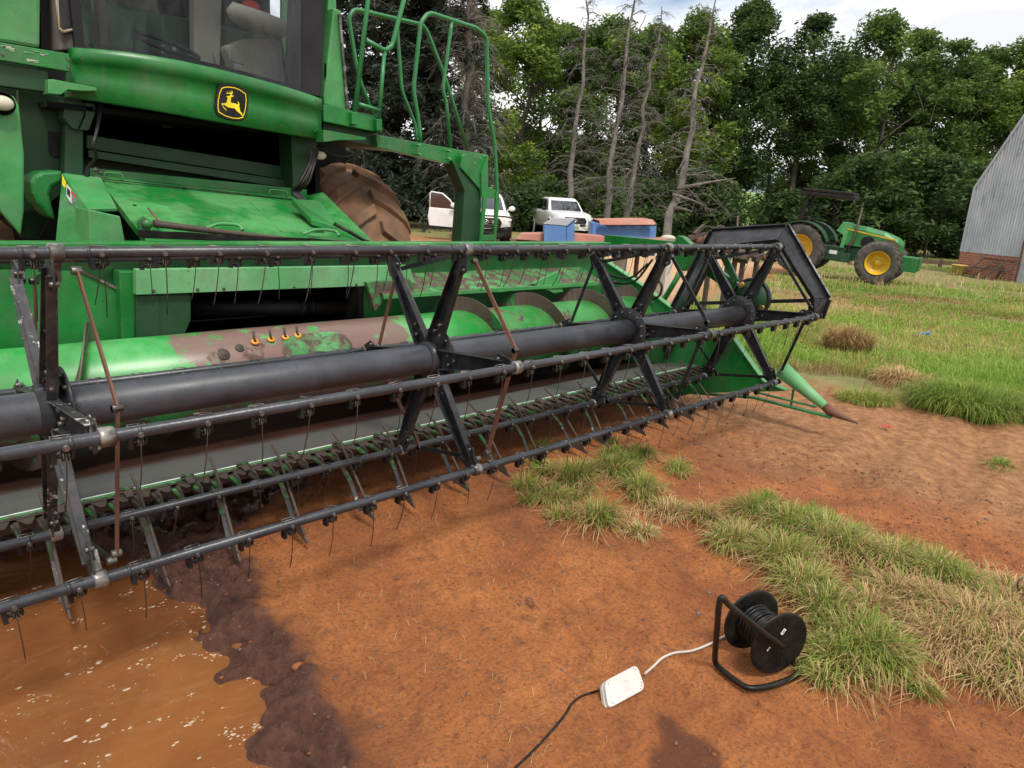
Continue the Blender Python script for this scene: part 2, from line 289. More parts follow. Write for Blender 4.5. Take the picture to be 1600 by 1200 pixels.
# ------------------------------------------------------------------ mesh helpers
def basis(d):
    d = Vector(d).normalized(); u = Vector((0, 0, 1)) if abs(d.z) < .9 else Vector((1, 0, 0))
    a = d.cross(u).normalized(); return a, d.cross(a).normalized(), d
class MB:
    def __init__(s): s.v = []; s.f = []; s.mi = []; s.sm = []; s.uv = None
    def add(s, vs, fs, mi=0, smooth=False):
        o = len(s.v); s.v += [tuple(v) for v in vs]
        for f in fs: s.f.append([i + o for i in f]); s.mi.append(mi); s.sm.append(smooth)
        return s
    def hexa(s, c, mi=0):                      # 8 corners: bottom 4 (ccw), top 4
        return s.add(c, [(3, 2, 1, 0), (4, 5, 6, 7), (0, 1, 5, 4), (1, 2, 6, 5), (2, 3, 7, 6), (3, 0, 4, 7)], mi)
    def box(s, lo, hi, mi=0, M=None):
        x0, y0, z0 = lo; x1, y1, z1 = hi
        c = [Vector(q) for q in ((x0, y0, z0), (x1, y0, z0), (x1, y1, z0), (x0, y1, z0), (x0, y0, z1), (x1, y0, z1), (x1, y1, z1), (x0, y1, z1))]
        if M is not None: c = [M @ q for q in c]
        return s.hexa(c, mi)
    def bar(s, p0, p1, w, t, up=(0, 0, 1), mi=0, w1=None, t1=None):   # rectangular bar, w across, t along up
        p0, p1 = Vector(p0), Vector(p1); d = (p1 - p0).normalized(); up = Vector(up)
        a = d.cross(up).normalized(); u = a.cross(d).normalized(); w1 = w if w1 is None else w1; t1 = t if t1 is None else t1
        c = []
        for p, ww, tt in ((p0, w, t), (p1, w1, t1)):
            c += [p - a * ww / 2 - u * tt / 2, p + a * ww / 2 - u * tt / 2, p + a * ww / 2 + u * tt / 2, p - a * ww / 2 + u * tt / 2]
        return s.hexa(c, mi)
    def tube(s, pts, r, n=10, mi=0, cap=True, closed=False):
        pts = [Vector(p) for p in pts]; k = len(pts); rs = r if isinstance(r, (list, tuple)) else [r] * k
        rings = []; a = None
        for i, p in enumerate(pts):
            if closed: d = (pts[(i + 1) % k] - pts[i - 1])
            elif i == 0: d = pts[1] - p
            elif i == k - 1: d = p - pts[-2]
            else: d = (pts[i + 1] - p).normalized() + (p - pts[i - 1]).normalized()
            d = d.normalized() if d.length > 1e-9 else Vector((0, 0, 1))
            if a is None: a, b, _ = basis(d)
            else:
                a = (a - d * a.dot(d)); a = a.normalized() if a.length > 1e-6 else basis(d)[0]
            b = d.cross(a)
            rings.append([p + (a * math.cos(2 * math.pi * j / n) + b * math.sin(2 * math.pi * j / n)) * rs[i] for j in range(n)])
        vs = [q for rg in rings for q in rg]; fs = []
        for i in range(k if closed else k - 1):
            i2 = (i + 1) % k
            for j in range(n): fs.append((i * n + j, i * n + (j + 1) % n, i2 * n + (j + 1) % n, i2 * n + j))
        s.add(vs, fs, mi, True)
        if cap and not closed:
            s.add(rings[0], [tuple(range(n))[::-1]], mi); s.add(rings[-1], [tuple(range(n))], mi)
        return s
    def cyl(s, p0, p1, r0, r1=None, n=16, mi=0): return s.tube([p0, p1], [r0, r0 if r1 is None else r1], n, mi)
    def prism(s, pts, vec, mi=0):
        pts = [Vector(p) for p in pts]; vec = Vector(vec); n = len(pts)
        fs = [tuple(range(n)), tuple(range(2 * n - 1, n - 1, -1))]
        for i in range(n): fs.append((i, n + i, n + (i + 1) % n, (i + 1) % n))
        return s.add(pts + [p + vec for p in pts], fs, mi)
    def lathe(s, prof, c, ax, n=32, mi=0, smooth=True):       # prof: [(r, h)], along axis ax from c
        a, b, d = basis(ax); c = Vector(c); k = len(prof); vs = []
        for r, h in prof:
            for j in range(n):
                t = 2 * math.pi * j / n; vs.append(c + d * h + (a * math.cos(t) + b * math.sin(t)) * r)
        fs = []
        for i in range(k - 1):
            for j in range(n): fs.append((i * n + j, i * n + (j + 1) % n, (i + 1) * n + (j + 1) % n, (i + 1) * n + j))
        return s.add(vs, fs, mi, smooth)
    def sph(s, c, r, mi=0, n=12, k=8):
        r = Vector(r) if not isinstance(r, (int, float)) else Vector((r, r, r)); c = Vector(c); vs = []; fs = []
        for i in range(k + 1):
            t = math.pi * i / k
            for j in range(n):
                q = 2 * math.pi * j / n; vs.append(c + Vector((r.x * math.sin(t) * math.cos(q), r.y * math.sin(t) * math.sin(q), r.z * math.cos(t))))
        for i in range(k):
            for j in range(n): fs.append((i * n + j, (i + 1) * n + j, (i + 1) * n + (j + 1) % n, i * n + (j + 1) % n))
        return s.add(vs, fs, mi, True)
    def build(s, name, mats, parent=None, bevel=0, M=None, segs=2, fixn=True):
        me = bpy.data.meshes.new(name)
        vs = s.v if M is None else [tuple(M @ Vector(v)) for v in s.v]
        me.from_pydata(vs, [], s.f)
        mats = [mats] if isinstance(mats, str) else mats
        for q in mats: me.materials.append(MATS[q])
        me.polygons.foreach_set('material_index', s.mi); me.polygons.foreach_set('use_smooth', s.sm)
        if fixn:
            bm = bmesh.new(); bm.from_mesh(me); bmesh.ops.remove_doubles(bm, verts=bm.verts, dist=1e-5); bmesh.ops.recalc_face_normals(bm, faces=bm.faces); bm.to_mesh(me); bm.free()
        me.update()
        o = bpy.data.objects.new(name, me); col.objects.link(o)
        if parent is not None: o.parent = parent; o.matrix_parent_inverse = Matrix.Translation(parent.location).inverted() if not parent.parent and parent.type == 'EMPTY' and parent.rotation_euler.to_quaternion().angle < 1e-6 else parent.matrix_world.inverted()
        if bevel:
            bv = o.modifiers.new('bevel', 'BEVEL'); bv.width = bevel; bv.segments = segs; bv.limit_method = 'ANGLE'; bv.angle_limit = R(35); bv.harden_normals = False
        return o
def tag(o, label=None, cat=None, group=None, kind=None):
    for k, v in (('label', label), ('category', cat), ('group', group), ('kind', kind)):
        if v: o[k] = v
    return o
def thing(name, label, cat, loc=(0, 0, 0), group=None):
    o = bpy.data.objects.new(name, None); o.empty_display_size = .1; col.objects.link(o); o.location = loc
    return tag(o, label, cat, group)
def dupe(o, parent, M):
    c = o.copy(); col.objects.link(c); c.parent = parent; c.matrix_parent_inverse = Matrix.Identity(4)
    c.matrix_basis = M; return c
def arc(cx, cy, r, a0, a1, n): return [(cx + r * math.cos(R(a0 + (a1 - a0) * i / n)), cy + r * math.sin(R(a0 + (a1 - a0) * i / n))) for i in range(n + 1)]
def catmull(pts, n=6):
    pts = [Vector(p) for p in pts]; P = [pts[0] * 2 - pts[1]] + pts + [pts[-1] * 2 - pts[-2]]; o = []
    for i in range(1, len(P) - 2):
        for k in range(n):
            t = k / n; a, b, c, d = P[i - 1:i + 3]
            o.append(.5 * ((2 * b) + (c - a) * t + (2 * a - 5 * b + 4 * c - d) * t * t + (3 * b - a - 3 * c + d) * t ** 3))
    return o + [pts[-1]]

# numpy helpers for ground, leaves and grass
def vnoise(x, y, s, seed=0):
    x = x * s; y = y * s; xi = np.floor(x).astype(int); yi = np.floor(y).astype(int); fx = x - xi; fy = y - yi
    fx = fx * fx * (3 - 2 * fx); fy = fy * fy * (3 - 2 * fy)
    def hsh(a, b):
        h = (a * 374761393 + b * 668265263 + seed * 982451653) & 0xffffffff
        h = ((h ^ (h >> 13)) * 1274126177) & 0xffffffff
        return ((h ^ (h >> 16)) & 0xffff) / 65535.
    return (hsh(xi, yi) * (1 - fx) + hsh(xi + 1, yi) * fx) * (1 - fy) + (hsh(xi, yi + 1) * (1 - fx) + hsh(xi + 1, yi + 1) * fx) * fy
def fbm(x, y, s, o=4, seed=0, g=.5):
    t = 0; a = 1; n = 0
    for i in range(o): t = t + a * vnoise(x, y, s, seed + i); n += a; a *= g; s *= 2.03
    return t / n
def sdist(x, y, poly):
    """signed distance to polygon, negative inside"""
    d = np.full(x.shape, 1e9); ins = np.zeros(x.shape, bool); n = len(poly)
    for i in range(n):
        ax, ay = poly[i]; bx, by = poly[(i + 1) % n]
        ex, ey = bx - ax, by - ay; t = np.clip(((x - ax) * ex + (y - ay) * ey) / (ex * ex + ey * ey), 0, 1)
        d = np.minimum(d, np.hypot(x - ax - t * ex, y - ay - t * ey))
        c = ((ay > y) != (by > y)) & (x < (bx - ax) * (y - ay) / (by - ay + 1e-12) + ax); ins ^= c
    return np.where(ins, -d, d)
def sstep(a, b, x):
    t = np.clip((x - a) / (b - a), 0, 1); return t * t * (3 - 2 * t)
def gp(pts): return [tuple(at(px, py, Z=0)[:2]) for px, py in pts]

# ------------------------------------------------------------------ ground
PUD = gp([(232, 896), (262, 928), (300, 932), (318, 960), (308, 1000), (342, 1012), (352, 1045), (392, 1045), (400, 1085), (396, 1160), (440, 1182), (466, 1200), (475, 1290), (0, 1500)]) + [(-3, -1.6), (-3, 1.0), (-.6, 1.0), (.2, .75), (.33, .45)]
MUD = gp([(300, 862), (352, 850), (392, 880), (405, 950), (445, 1000), (470, 1050), (515, 1085), (548, 1145), (540, 1210), (530, 1300), (0, 1550)]) + [(-3.3, -2), (-3.3, 2.0), (2.0, 2.0), (1.7, 1.0), (1.1, .62), (.75, .42)]
STAIN = gp([(1030, 1118), (1046, 1122), (1062, 1142), (1098, 1150), (1124, 1175), (1132, 1250), (1012, 1250), (1014, 1178), (1036, 1156)])
GRASS = [(6.0, 1.2), (4.9, .7), (5.9, .15), (6.1, -.3), (6.05, -.9), (6.6, -1.6), (7.5, -3), (12, -9), (60, -60), (200, -60), (200, 90), (60, 60), (26, 8.4), (13, 5), (9, 3.2), (7.3, 2.8)]
STRIP = gp([(815, 770), (860, 700), (1000, 690), (1090, 770), (1200, 780), (1330, 825), (1470, 870), (1600, 935), (1760, 1010), (1700, 1120), (1500, 1060), (1440, 1080), (1250, 1060), (1255, 960), (1180, 900), (1090, 850), (1030, 800), (960, 850), (870, 830)])
def axis(lo, f0, f1, hi, st, g=1.07):
    a = list(np.arange(f0, f1 + st / 2, st)); s = st
    while a[-1] < hi: s *= g; a.append(a[-1] + s)
    s = st
    while a[0] > lo: s *= g; a.insert(0, a[0] - s)
    return np.array(a)
def height(X, Y):
    h = (fbm(X, Y, 1.1, 4, 3) - .5) * .05 + (fbm(X, Y, 9, 3, 9) - .5) * .012
    h += .016 * np.maximum(0, fbm(X, Y, 5, 5, 61, .65) - .52) * 3 - .014 * np.maximum(0, fbm(X, Y, 3.1, 3, 66) - .6) * 5
    for o_, wv in ((-.95, .10), (-1.45, .10), (.5, .12)):     # wheel ruts on the bare track
        u_ = (Y - o_) - .16 * (X - 4) - .1 * np.sin(X * .9); h += (-.022 * np.exp(-(u_ / wv) ** 2) + .012 * np.exp(-((np.abs(u_) - wv * 1.9) / .05) ** 2) + .006 * np.exp(-(u_ / wv) ** 2) * np.sin((X + np.abs(u_)) * 42)) * sstep(3.2, 3.9, X) * sstep(9, 7, X)
    h += -.02 * np.exp(-((fbm(X, Y, .6, 2, 5) - .5) * 10) ** 2) * sstep(2.5, 4, X)
    dp = sdist(X, Y, PUD) + (fbm(X, Y, 7, 3, 21) - .5) * .12 + (fbm(X, Y, 22, 3, 23) - .5) * .07
    dm = sdist(X, Y, MUD) + (fbm(X, Y, 8, 4, 31) - .5) * .12 + (fbm(X, Y, 30, 2, 33) - .5) * .03
    h = h * (1 - .6 * sstep(.1, -.1, dp))
    bank = sstep(.02, -.03, dm) * sstep(0, .05, dp)
    h += bank * (.006 + .055 * np.maximum(0, fbm(X, Y, 10, 5, 41, .65) - .40) * 2 * sstep(-.01, .08, dp) - .035 * np.exp(-((fbm(X, Y, 5, 3, 47) - .5) / .03) ** 2) * sstep(.03, .1, dp))
    h += .03 * np.exp(-(dm / .035) ** 2) * (fbm(X, Y, 11, 2, 44)) * sstep(0, .1, dp) - .012 * sstep(.0, -.12, dm)
    h += -.10 * sstep(.05, -.12, dp)
    lat = X * .717 - Y * .694; dep = X * .683 + Y * .684
    h += -.17 * sstep(3.5, 9, lat) * sstep(8, 15, dep)
    h += .02 * sstep(.10, -.25, sdist(X, Y, STRIP))
    return h, dp, dm
def refine(a, lo, hi):
    o = []
    for p_, q_ in zip(a, a[1:]): o += [p_, (p_ + q_) / 2] if lo < p_ < hi else [p_]
    return np.array(o + [a[-1]])
xs = refine(axis(-500, -1.4, 5.4, 700, .022), 0, .85); ys = refine(axis(-500, -2.35, 1.7, 700, .022), -1.2, .45)
X, Y = np.meshgrid(xs, ys); H, DP, DM = height(X, Y)
def hz(x, y):
    return float(height(np.array([[x]], float), np.array([[y]], float))[0][0, 0])
V = np.stack([X.ravel(), Y.ravel(), H.ravel()], 1); nx, ny = len(xs), len(ys)
idx = np.arange(nx * ny).reshape(ny, nx); Q = np.stack([idx[:-1, :-1].ravel(), idx[:-1, 1:].ravel(), idx[1:, 1:].ravel(), idx[1:, :-1].ravel()], 1)
def npmesh(name, V, Fc, mats, attrs={}, k=4, smooth=False, matidx=None):
    me = bpy.data.meshes.new(name); me.vertices.add(len(V)); me.vertices.foreach_set('co', V.astype(np.float32).ravel())
    me.loops.add(Fc.size); me.loops.foreach_set('vertex_index', Fc.astype(np.int32).ravel())
    me.polygons.add(len(Fc)); me.polygons.foreach_set('loop_start', np.arange(0, Fc.size, k, dtype=np.int32))
    if smooth: me.polygons.foreach_set('use_smooth', np.ones(len(Fc), bool))
    for mm in ([mats] if isinstance(mats, str) else mats): me.materials.append(MATS[mm])
    if matidx is not None: me.polygons.foreach_set('material_index', matidx.astype(np.int32))
    for n, a in attrs.items():
        t = me.attributes.new(n, 'FLOAT', 'POINT'); t.data.foreach_set('value', a.astype(np.float32).ravel())
    me.update(calc_edges=True)
    o = bpy.data.objects.new(name, me); col.objects.link(o); return o
wet = sstep(.03, -.03, DM + (fbm(X, Y, 25, 3, 88) - .5) * .05)
gr = sstep(.8, -.8, sdist(X, Y, GRASS)) * .9
PATH = [(11, 4.6), (15, 6.6), (30, 10.5), (33, 12), (22, 14), (13, 15), (-20, 30), (-20, 12), (2, 8), (6, 3.3)]
gr = gr * sstep(-.5, .5, sdist(X, Y, PATH)) + .75 * sstep(.05, -.3, sdist(X, Y, STRIP)) * .6
lat = X * .717 - Y * .694; dep = X * .683 + Y * .684
gr = np.maximum(gr, sstep(19, 24, dep + (fbm(X, Y, .3, 3, 8) - .5) * 6))
dry = sstep(3.0, 4.6, X + (fbm(X, Y, 1.5, 3, 14) - .5) * 2 + np.maximum(0, Y + 1) * .2) * sstep(1.2, .2, -sdist(X, Y, STRIP))
sand = sstep(.7, -.7, sdist(X, Y, PATH))
damp = .6 * sstep(.10, -.02, DM + (fbm(X, Y, 9, 3, 89) - .5) * .1); damp = np.maximum(damp, .85 * sstep(.012, -.012, sdist(X, Y, STAIN) + (fbm(X, Y, 12, 3, 77) - .5) * .03))
g = npmesh('ground', V, Q, 'soil', {'wet': wet, 'grassy': gr, 'dry': dry, 'sand': sand, 'damp': damp}, smooth=True); tag(g, kind='structure')
wa = MB(); n = 40
zz = -.034
V2 = np.array([(x, y, zz) for y in np.linspace(-2.35, 2.3, 60) for x in np.linspace(-3.5, 1.4, 60)]); i2 = np.arange(3600).reshape(60, 60)
tag(npmesh('puddle_water', V2, np.stack([i2[:-1, :-1].ravel(), i2[:-1, 1:].ravel(), i2[1:, 1:].ravel(), i2[1:, :-1].ravel()], 1), 'muddy_water', smooth=True), kind='structure')
# foam along the water's edge and in small rafts
fm = MB(); npud = 9
for i in range(len(PUD) - 1 if 0 else 12):
    a, b_ = Vector(PUD[i] + (0,)), Vector(PUD[(i + 1) % len(PUD)] + (0,)); L_ = (b_ - a).length
    for k in range(int(L_ / .003)):
        q = a.lerp(b_, rnd.random()); q += Vector((rnd.gauss(-.012, .022), rnd.gauss(0, .018), 0))
        if mnoise.noise(Vector((q.x * 9, q.y * 9, 3))) < .08: continue
        hq = hz(q.x, q.y)
        if hq > zz or hq < zz - .03: continue
        s_ = rnd.uniform(.001, .0045); fm.sph((q.x, q.y, zz), (s_ * rnd.uniform(1, 1.8), s_, s_ * .4), n=7, k=4)
for i in range(70):
    px, py = rnd.uniform(0, 400), rnd.uniform(920, 1200); c0 = at(px, py, Z=zz)
    if hz(c0.x, c0.y) > zz - .01: continue
    sp_ = rnd.uniform(.004, .02)
    for k in range(rnd.choice((1, 2, 3, 5, 8, 14))):
        s_ = abs(rnd.gauss(0, .0022)) + .0008; fm.sph((c0.x + rnd.gauss(0, sp_), c0.y + rnd.gauss(0, sp_ * .6), zz - .0005), (s_ * rnd.uniform(1, 2.2), s_, s_ * .35), n=7, k=4)
tag(fm.build('foam', 'foam', fixn=False), kind='stuff', label='pale foam flecks floating on the muddy brown water')
# mud clods and grit
cl = MB()
for i in range(5200):
    x, y = rnd.uniform(.1, 4.2), rnd.uniform(-2.3, .6); s_ = abs(rnd.gauss(0, .0024)) + .001 + (.006 * rnd.random() if rnd.random() < .05 else 0)
    if x > 2.8: s_ *= 1.5
    cl.sph((x, y, hz(x, y) + s_ * .2), (s_ * rnd.uniform(.8, 1.4), s_, s_ * .7), n=5, k=3, mi=0 if rnd.random() < .35 else 1)
tag(cl.build('grit', ['stone', 'soil'], fixn=False), kind='stuff', label='small clods and grit scattered over the red soil')
#PART2
# ------------------------------------------------------------------ header with its reel
HD = thing('harvester_header', 'wide green grain header with black pickup reel of six tine bars before the combine', 'harvester header')
RR, HZ = .53, .7936
cs_, sn_ = math.cos(R(-7.5)), math.sin(R(-7.5))
def reel(ang, r=RR, x=0):
    yf, z = r * math.cos(R(ang)), r * math.sin(R(ang))
    return Vector((x, -cs_ * yf - sn_ * z, HZ - sn_ * yf + cs_ * z))
SPX = [-1.431, 0, 1.431, 2.862, 4.146]
ANG = {'A': 60, 'B': 0, 'C': 300, 'D': 240, 'E': 120, 'F': 180}
XL, XR = -1.58, 4.40
MB().tube([(XL, 0, HZ), (4.13, 0, HZ)], .064, 32).build('reel_tube', 'reel_tube', HD)
# tine prototype (spring coil, clip, bracket, bent wire)
tn = MB()
for k in range(3):
    tn.tube([(.002 + k * .006, .0115 * math.cos(t), -.031 + .0115 * math.sin(t)) for t in [2 * math.pi * j / 12 for j in range(12)]], .0024, 6, 1, closed=True)
tn.box((-.024, -.013, -.047), (-.012, .011, -.012), 0); tn.box((.020, -.006, -.04), (.026, .012, -.012), 0)
tn.cyl((-.024, -.001, -.030), (.028, -.001, -.030), .005, n=8, mi=0)
tn.cyl((.006, -.017, -.004), (.006, -.024, -.005), .0085, n=8, mi=2); tn.cyl((.006, -.024, -.005), (.006, -.028, -.005), .0055, n=6, mi=2)
for a_, b_ in (((-.022, -.006), (.022, -.006)), ((-.022, .012), (.022, .012)), ((-.022, -.006), (-.022, .012)), ((.022, -.006), (.022, .012))):
    tn.tube([(a_[0], a_[1], .0185), (b_[0], b_[1], .0185)], .0014, 5, 3)
wp = catmull([(.008, -.012, -.033), (.008, -.008, -.075), (.008, -.001, -.118), (.008, .009, -.155), (.008, .022, -.188)], 4)
tn.tube(wp, .0018, 6, 1)
ME_T = tn.build('tine', ['black_iron', 'old_wire', 'bolt', 'steel_worn'])
slots = []
for bn, an in ANG.items():
    c = reel(an)
    xe = {'A': 4.205, 'B': 4.17, 'C': 4.17}.get(bn, 4.16)
    bt = MB().tube([(XL, c.y, c.z), (xe, c.y, c.z)], .0165, 14)
    for sx in SPX: bt.tube([(sx - .085, c.y, c.z), (sx - .075, c.y, c.z)], .019, 14); bt.tube([(sx + .07, c.y, c.z), (sx + .078, c.y, c.z)], .019, 14)
    bt = bt.build('reel_bat', 'tube_grey', HD)
    for s in range(4):
        x0, x1 = SPX[s], SPX[s + 1]; nn = 9 if s < 3 else 8
        for k in range(nn):
            x = x0 + (x1 - x0) * (k + .5) / nn + rnd.gauss(0, .004) + (.02 if bn in 'AC' else -.01)
            q = pxl((x, c.y, c.z - .1))
            if q[2] < .3 or q[0] < -60 or q[0] > 1640: continue
            slots.append((q[2] * (1 + .35 * (bn in 'DEF')), bt, Vector((x, c.y, c.z))))
slots.sort(key=lambda t: t[0])
rest = bmesh.new()
first = True
for i, (d_, bt, q) in enumerate(slots):
    M = Matrix.Translation(q) @ Matrix.Rotation(R(rnd.gauss(0, 4)), 4, 'X') @ Matrix.Rotation(R(rnd.gauss(0, 3)), 4, 'Y') @ Matrix.Scale(rnd.uniform(.88, 1.0), 4)
    if rnd.random() < .05: M = M @ Matrix.Rotation(R(rnd.choice((-11, 10))), 4, 'Y')
    if i < 100:
        if first: ME_T.parent = bt; ME_T.matrix_parent_inverse = Matrix.Identity(4); ME_T.matrix_basis = M; first = False
        else: dupe(ME_T, bt, M)
    else:
        t_ = bmesh.new(); t_.from_mesh(ME_T.data); t_.transform(M); tmp = bpy.data.meshes.new('t'); t_.to_mesh(tmp); rest.from_mesh(tmp); bpy.data.meshes.remove(tmp); t_.free()
rm = bpy.data.meshes.new('tines'); rest.to_mesh(rm); rest.free()
for q in ME_T.data.materials: rm.materials.append(q)
ro = bpy.data.objects.new('tines', rm); col.objects.link(ro); ro.parent = HD; tag(ro, kind='stuff')
# spiders
def channel(mb, p0, p1, w0, w1, dep, t=.004, up=None):
    """pressed channel arm: web facing X with two flanges"""
    X1 = Vector((1, 0, 0)); d = (p1 - p0).normalized(); a = d.cross(X1).normalized()
    for sgn in (0,):
        c = []
        for p, wd in ((p0, w0), (p1, w1)):
            c += [p - a * wd / 2 - X1 * t / 2, p + a * wd / 2 - X1 * t / 2, p + a * wd / 2 + X1 * t / 2, p - a * wd / 2 + X1 * t / 2]
        mb.hexa(c)
    for sg in (-1, 1):
        c = []
        for p, wd in ((p0, w0), (p1, w1)):
            e = p + a * sg * (wd / 2 - t / 2); de = dep * (wd / w0) ** .3
            c += [e - a * t / 2 - X1 * de, e + a * t / 2 - X1 * de, e + a * t / 2 - X1 * t / 2, e - a * t / 2 - X1 * t / 2]
        mb.hexa(c)
for si, sx in enumerate(SPX):
    mb = MB(); big = si >= 3
    dx = -.02 if big else .022
    mb.lathe([(.064, -.004), (.132, -.004), (.134, 0), (.132, .004), (.064, .004)], (sx + dx, 0, HZ), (1, 0, 0), 40)
    if not big: mb.lathe([(.064, -.05), (.074, -.05), (.074, .02), (.064, .02)], (sx, 0, HZ), (1, 0, 0), 32)
    for k in range(12):
        c = reel(k * 30 + 15, .108, sx + dx); mb.cyl((c.x - .012, c.y, c.z), (c.x + .012, c.y, c.z), .0062, n=8, mi=1)
    sp = mb.build('reel_spider', ['charcoal', 'bolt'], HD)
    for bn, an in ANG.items():
        ax_ = sx + (.012 if big else -.004)
        mb = MB(); channel(mb, reel(an, .075, ax_), reel(an, .475, ax_), .088, .05, .030)
        # bracket plate and bolts at the bat
        e = reel(an, .49, ax_); tdir = (reel(an + 6, .49, ax_) - reel(an - 6, .49, ax_)).normalized(); rd = (reel(an, .6, ax_) - reel(an, .4, ax_)).normalized()
        pl = [e - rd * .075 - tdir * .022, e - rd * .03 - tdir * .055, e + rd * .03 - tdir * .03, e + rd * .045, e + rd * .02 + tdir * .035, e - rd * .045 + tdir * .05, e - rd * .08 + tdir * .02]
        mb.prism([p + Vector((-.008, 0, 0)) for p in pl], (-.005, 0, 0))
        for q in (e - rd * .035 - tdir * .035, e - rd * .045 + tdir * .03, reel(an, .13, ax_) + tdir * .02, reel(an, .13, ax_) - tdir * .02, reel(an, .17, ax_)):
            mb.cyl(q + Vector((-.02, 0, 0)), q + Vector((.004, 0, 0)), .008, n=8, mi=1)
        c = reel(an, RR, sx)
        if si == 1 and bn in 'ABC' or si in (2, 3) and bn in 'AB': pass
        mb.lathe([(.0168, -.018), (.0245, -.018), (.026, -.01), (.026, .01), (.0245, .018), (.0168, .018)], (sx, c.y, c.z), (1, 0, 0), 16, mi=2)
        mb.bar(c - rd * .022 + Vector((-.0, 0, 0)), c - rd * .085, .03, .02, (1, 0, 0), 2 if bn in 'ABC' and si < 2 else 0)
        mb.build('spider_arm', ['charcoal' if si > 1 else 'chipped', 'bolt', 'steel_worn'], sp, bevel=.0015, segs=1)
    names = ['B', 'A', 'E', 'F', 'D', 'C']
    for k in range(6):
        a0, a1 = ANG[names[k]], ANG[names[(k + 1) % 6]]
        if a1 == 0: a1 = 360
        mb = MB(); xo = sx + .045
        p0, p1 = reel(a0 + 7, .485, xo), reel(a1 + 7 if k % 2 else a1 - 2, .485, xo)
        mb.bar(p0, p1, .020, .006, (1, 0, 0)); mb.cyl(p0 - Vector((.014, 0, 0)), p0 + Vector((.012, 0, 0)), .012, n=8, mi=1); mb.cyl(p1 - Vector((.014, 0, 0)), p1 + Vector((.012, 0, 0)), .012, n=8, mi=1)
        mb.build('tie_bar', ['rust' if si in (1, 2) and k in (0, 2, 5, 3) and si < 3 else ('rust_dark' if si == 0 else 'charcoal'), 'bolt'], sp, bevel=.001, segs=1)
# reel end shield, drive wheel, brace
mb = MB(); far = {k: at(*v, X=4.40) for k, v in dict(F=(1048, 487), E=(1113, 361), A=(1229, 354), B=(1294, 467), G=(1283, 497)).items()}
near = {k: at(*v, X=4.26) for k, v in dict(F=(1079, 476), E=(1121, 386), A=(1214, 376), B=(1270, 466), G=(1270, 492)).items()}
for a_, b_ in ('FE', 'EA', 'AB', 'BG'):
    fa, fb, na, nb = far[a_], far[b_], near[a_], near[b_]
    nrm = (fb - fa).cross(na - fa).normalized(); c0 = reel(0, 0, 4.3)
    if nrm.dot((fa + fb) / 2 - c0) < 0: nrm = -nrm
    off = nrm * .006
    mb.hexa([fa, fb, nb, na, fa + off, fb + off, nb + off, na + off])
    mb.bar(fa + nrm * .012, fb + nrm * .012, .012, .028, nrm, 0)
    mb.bar(na + nrm * .0, nb + nrm * .0, .006, .03, nrm, 0)
    if a_ + b_ == 'AB': mb.bar(fa + nrm * .028, fb + nrm * .028, .014, .004, nrm, 1)
mb.bar(at(1086, 474, X=4.33), at(1284, 469, X=4.33), .012, .026)
mb.bar(at(1040, 560, X=4.33), at(1106, 398, X=4.33), .012, .05, (0, 1, 0))
mb.build('end_shield', ['charcoal', 'steel_worn'], HD, bevel=.0015, segs=1)
mb = MB(); dc = at(1174, 466, X=4.26)
mb.lathe([(0, -.01), (.125, -.01), (.128, -.016), (.142, -.016), (.145, 0), (.142, .016), (0, .016)], dc, (1, 0, 0), 40)
mb2 = MB().lathe([(0, -.014), (.124, -.014), (.124, -.01)], dc, (1, 0, 0), 36, 0)
bq = at(1157, 445, X=4.22); mb2.cyl(bq, bq + Vector((.05, 0, 0)), .022, n=12, mi=1); mb2.cyl(bq - Vector((.012, 0, 0)), bq, .012, n=6, mi=1)
bq = at(1189, 481, X=4.22); mb2.cyl(bq, bq + Vector((.05, 0, 0)), .018, n=12, mi=1)
dw = mb.build('drive_wheel', 'charcoal', HD); mb2.build('hub_plate', ['green_deep', 'brass'], dw)
# reel lift arm and cylinder
mb = MB()
mb.bar(at(1062, 388, X=4.47), Vector((4.47, .02, .84)), .05, .09, (0, 0, 1)); mb.bar(Vector((4.47, 1.5, 1.18)), at(1062, 388, X=4.47), .05, .10, (0, 0, 1))
mb.prism([at(*q, X=4.43) for q in ((1048, 384), (1059, 368), (1066, 370), (1090, 392), (1085, 410), (1066, 424), (1052, 410))], (.07, 0, 0))
mb.bar(at(1127, 392, X=4.44), at(1150, 440, X=4.40), .03, .05, (0, 1, 0))
mb.build('reel_lift_arm', 'green', HD, bevel=.004)
mb = MB(); mb.cyl(at(1064, 424, X=4.44), at(1034, 474, X=4.44), .022, n=14); mb.cyl(at(1034, 474, X=4.44), at(1026, 489, X=4.44), .012, n=10, mi=1)
mb.build('lift_cylinder', ['green', 'chrome'], HD)
for q in (((938, 402), (952, 428), (985, 434), (1012, 412)), ((925, 412), (950, 438), (990, 440), (1020, 405)), ((1028, 437), (1034, 448), (1030, 462), (1020, 468))):
    MB().tube(catmull([at(*p_, X=4.1) for p_ in q], 6), .009, 8).build('hose', 'black_plastic', HD)
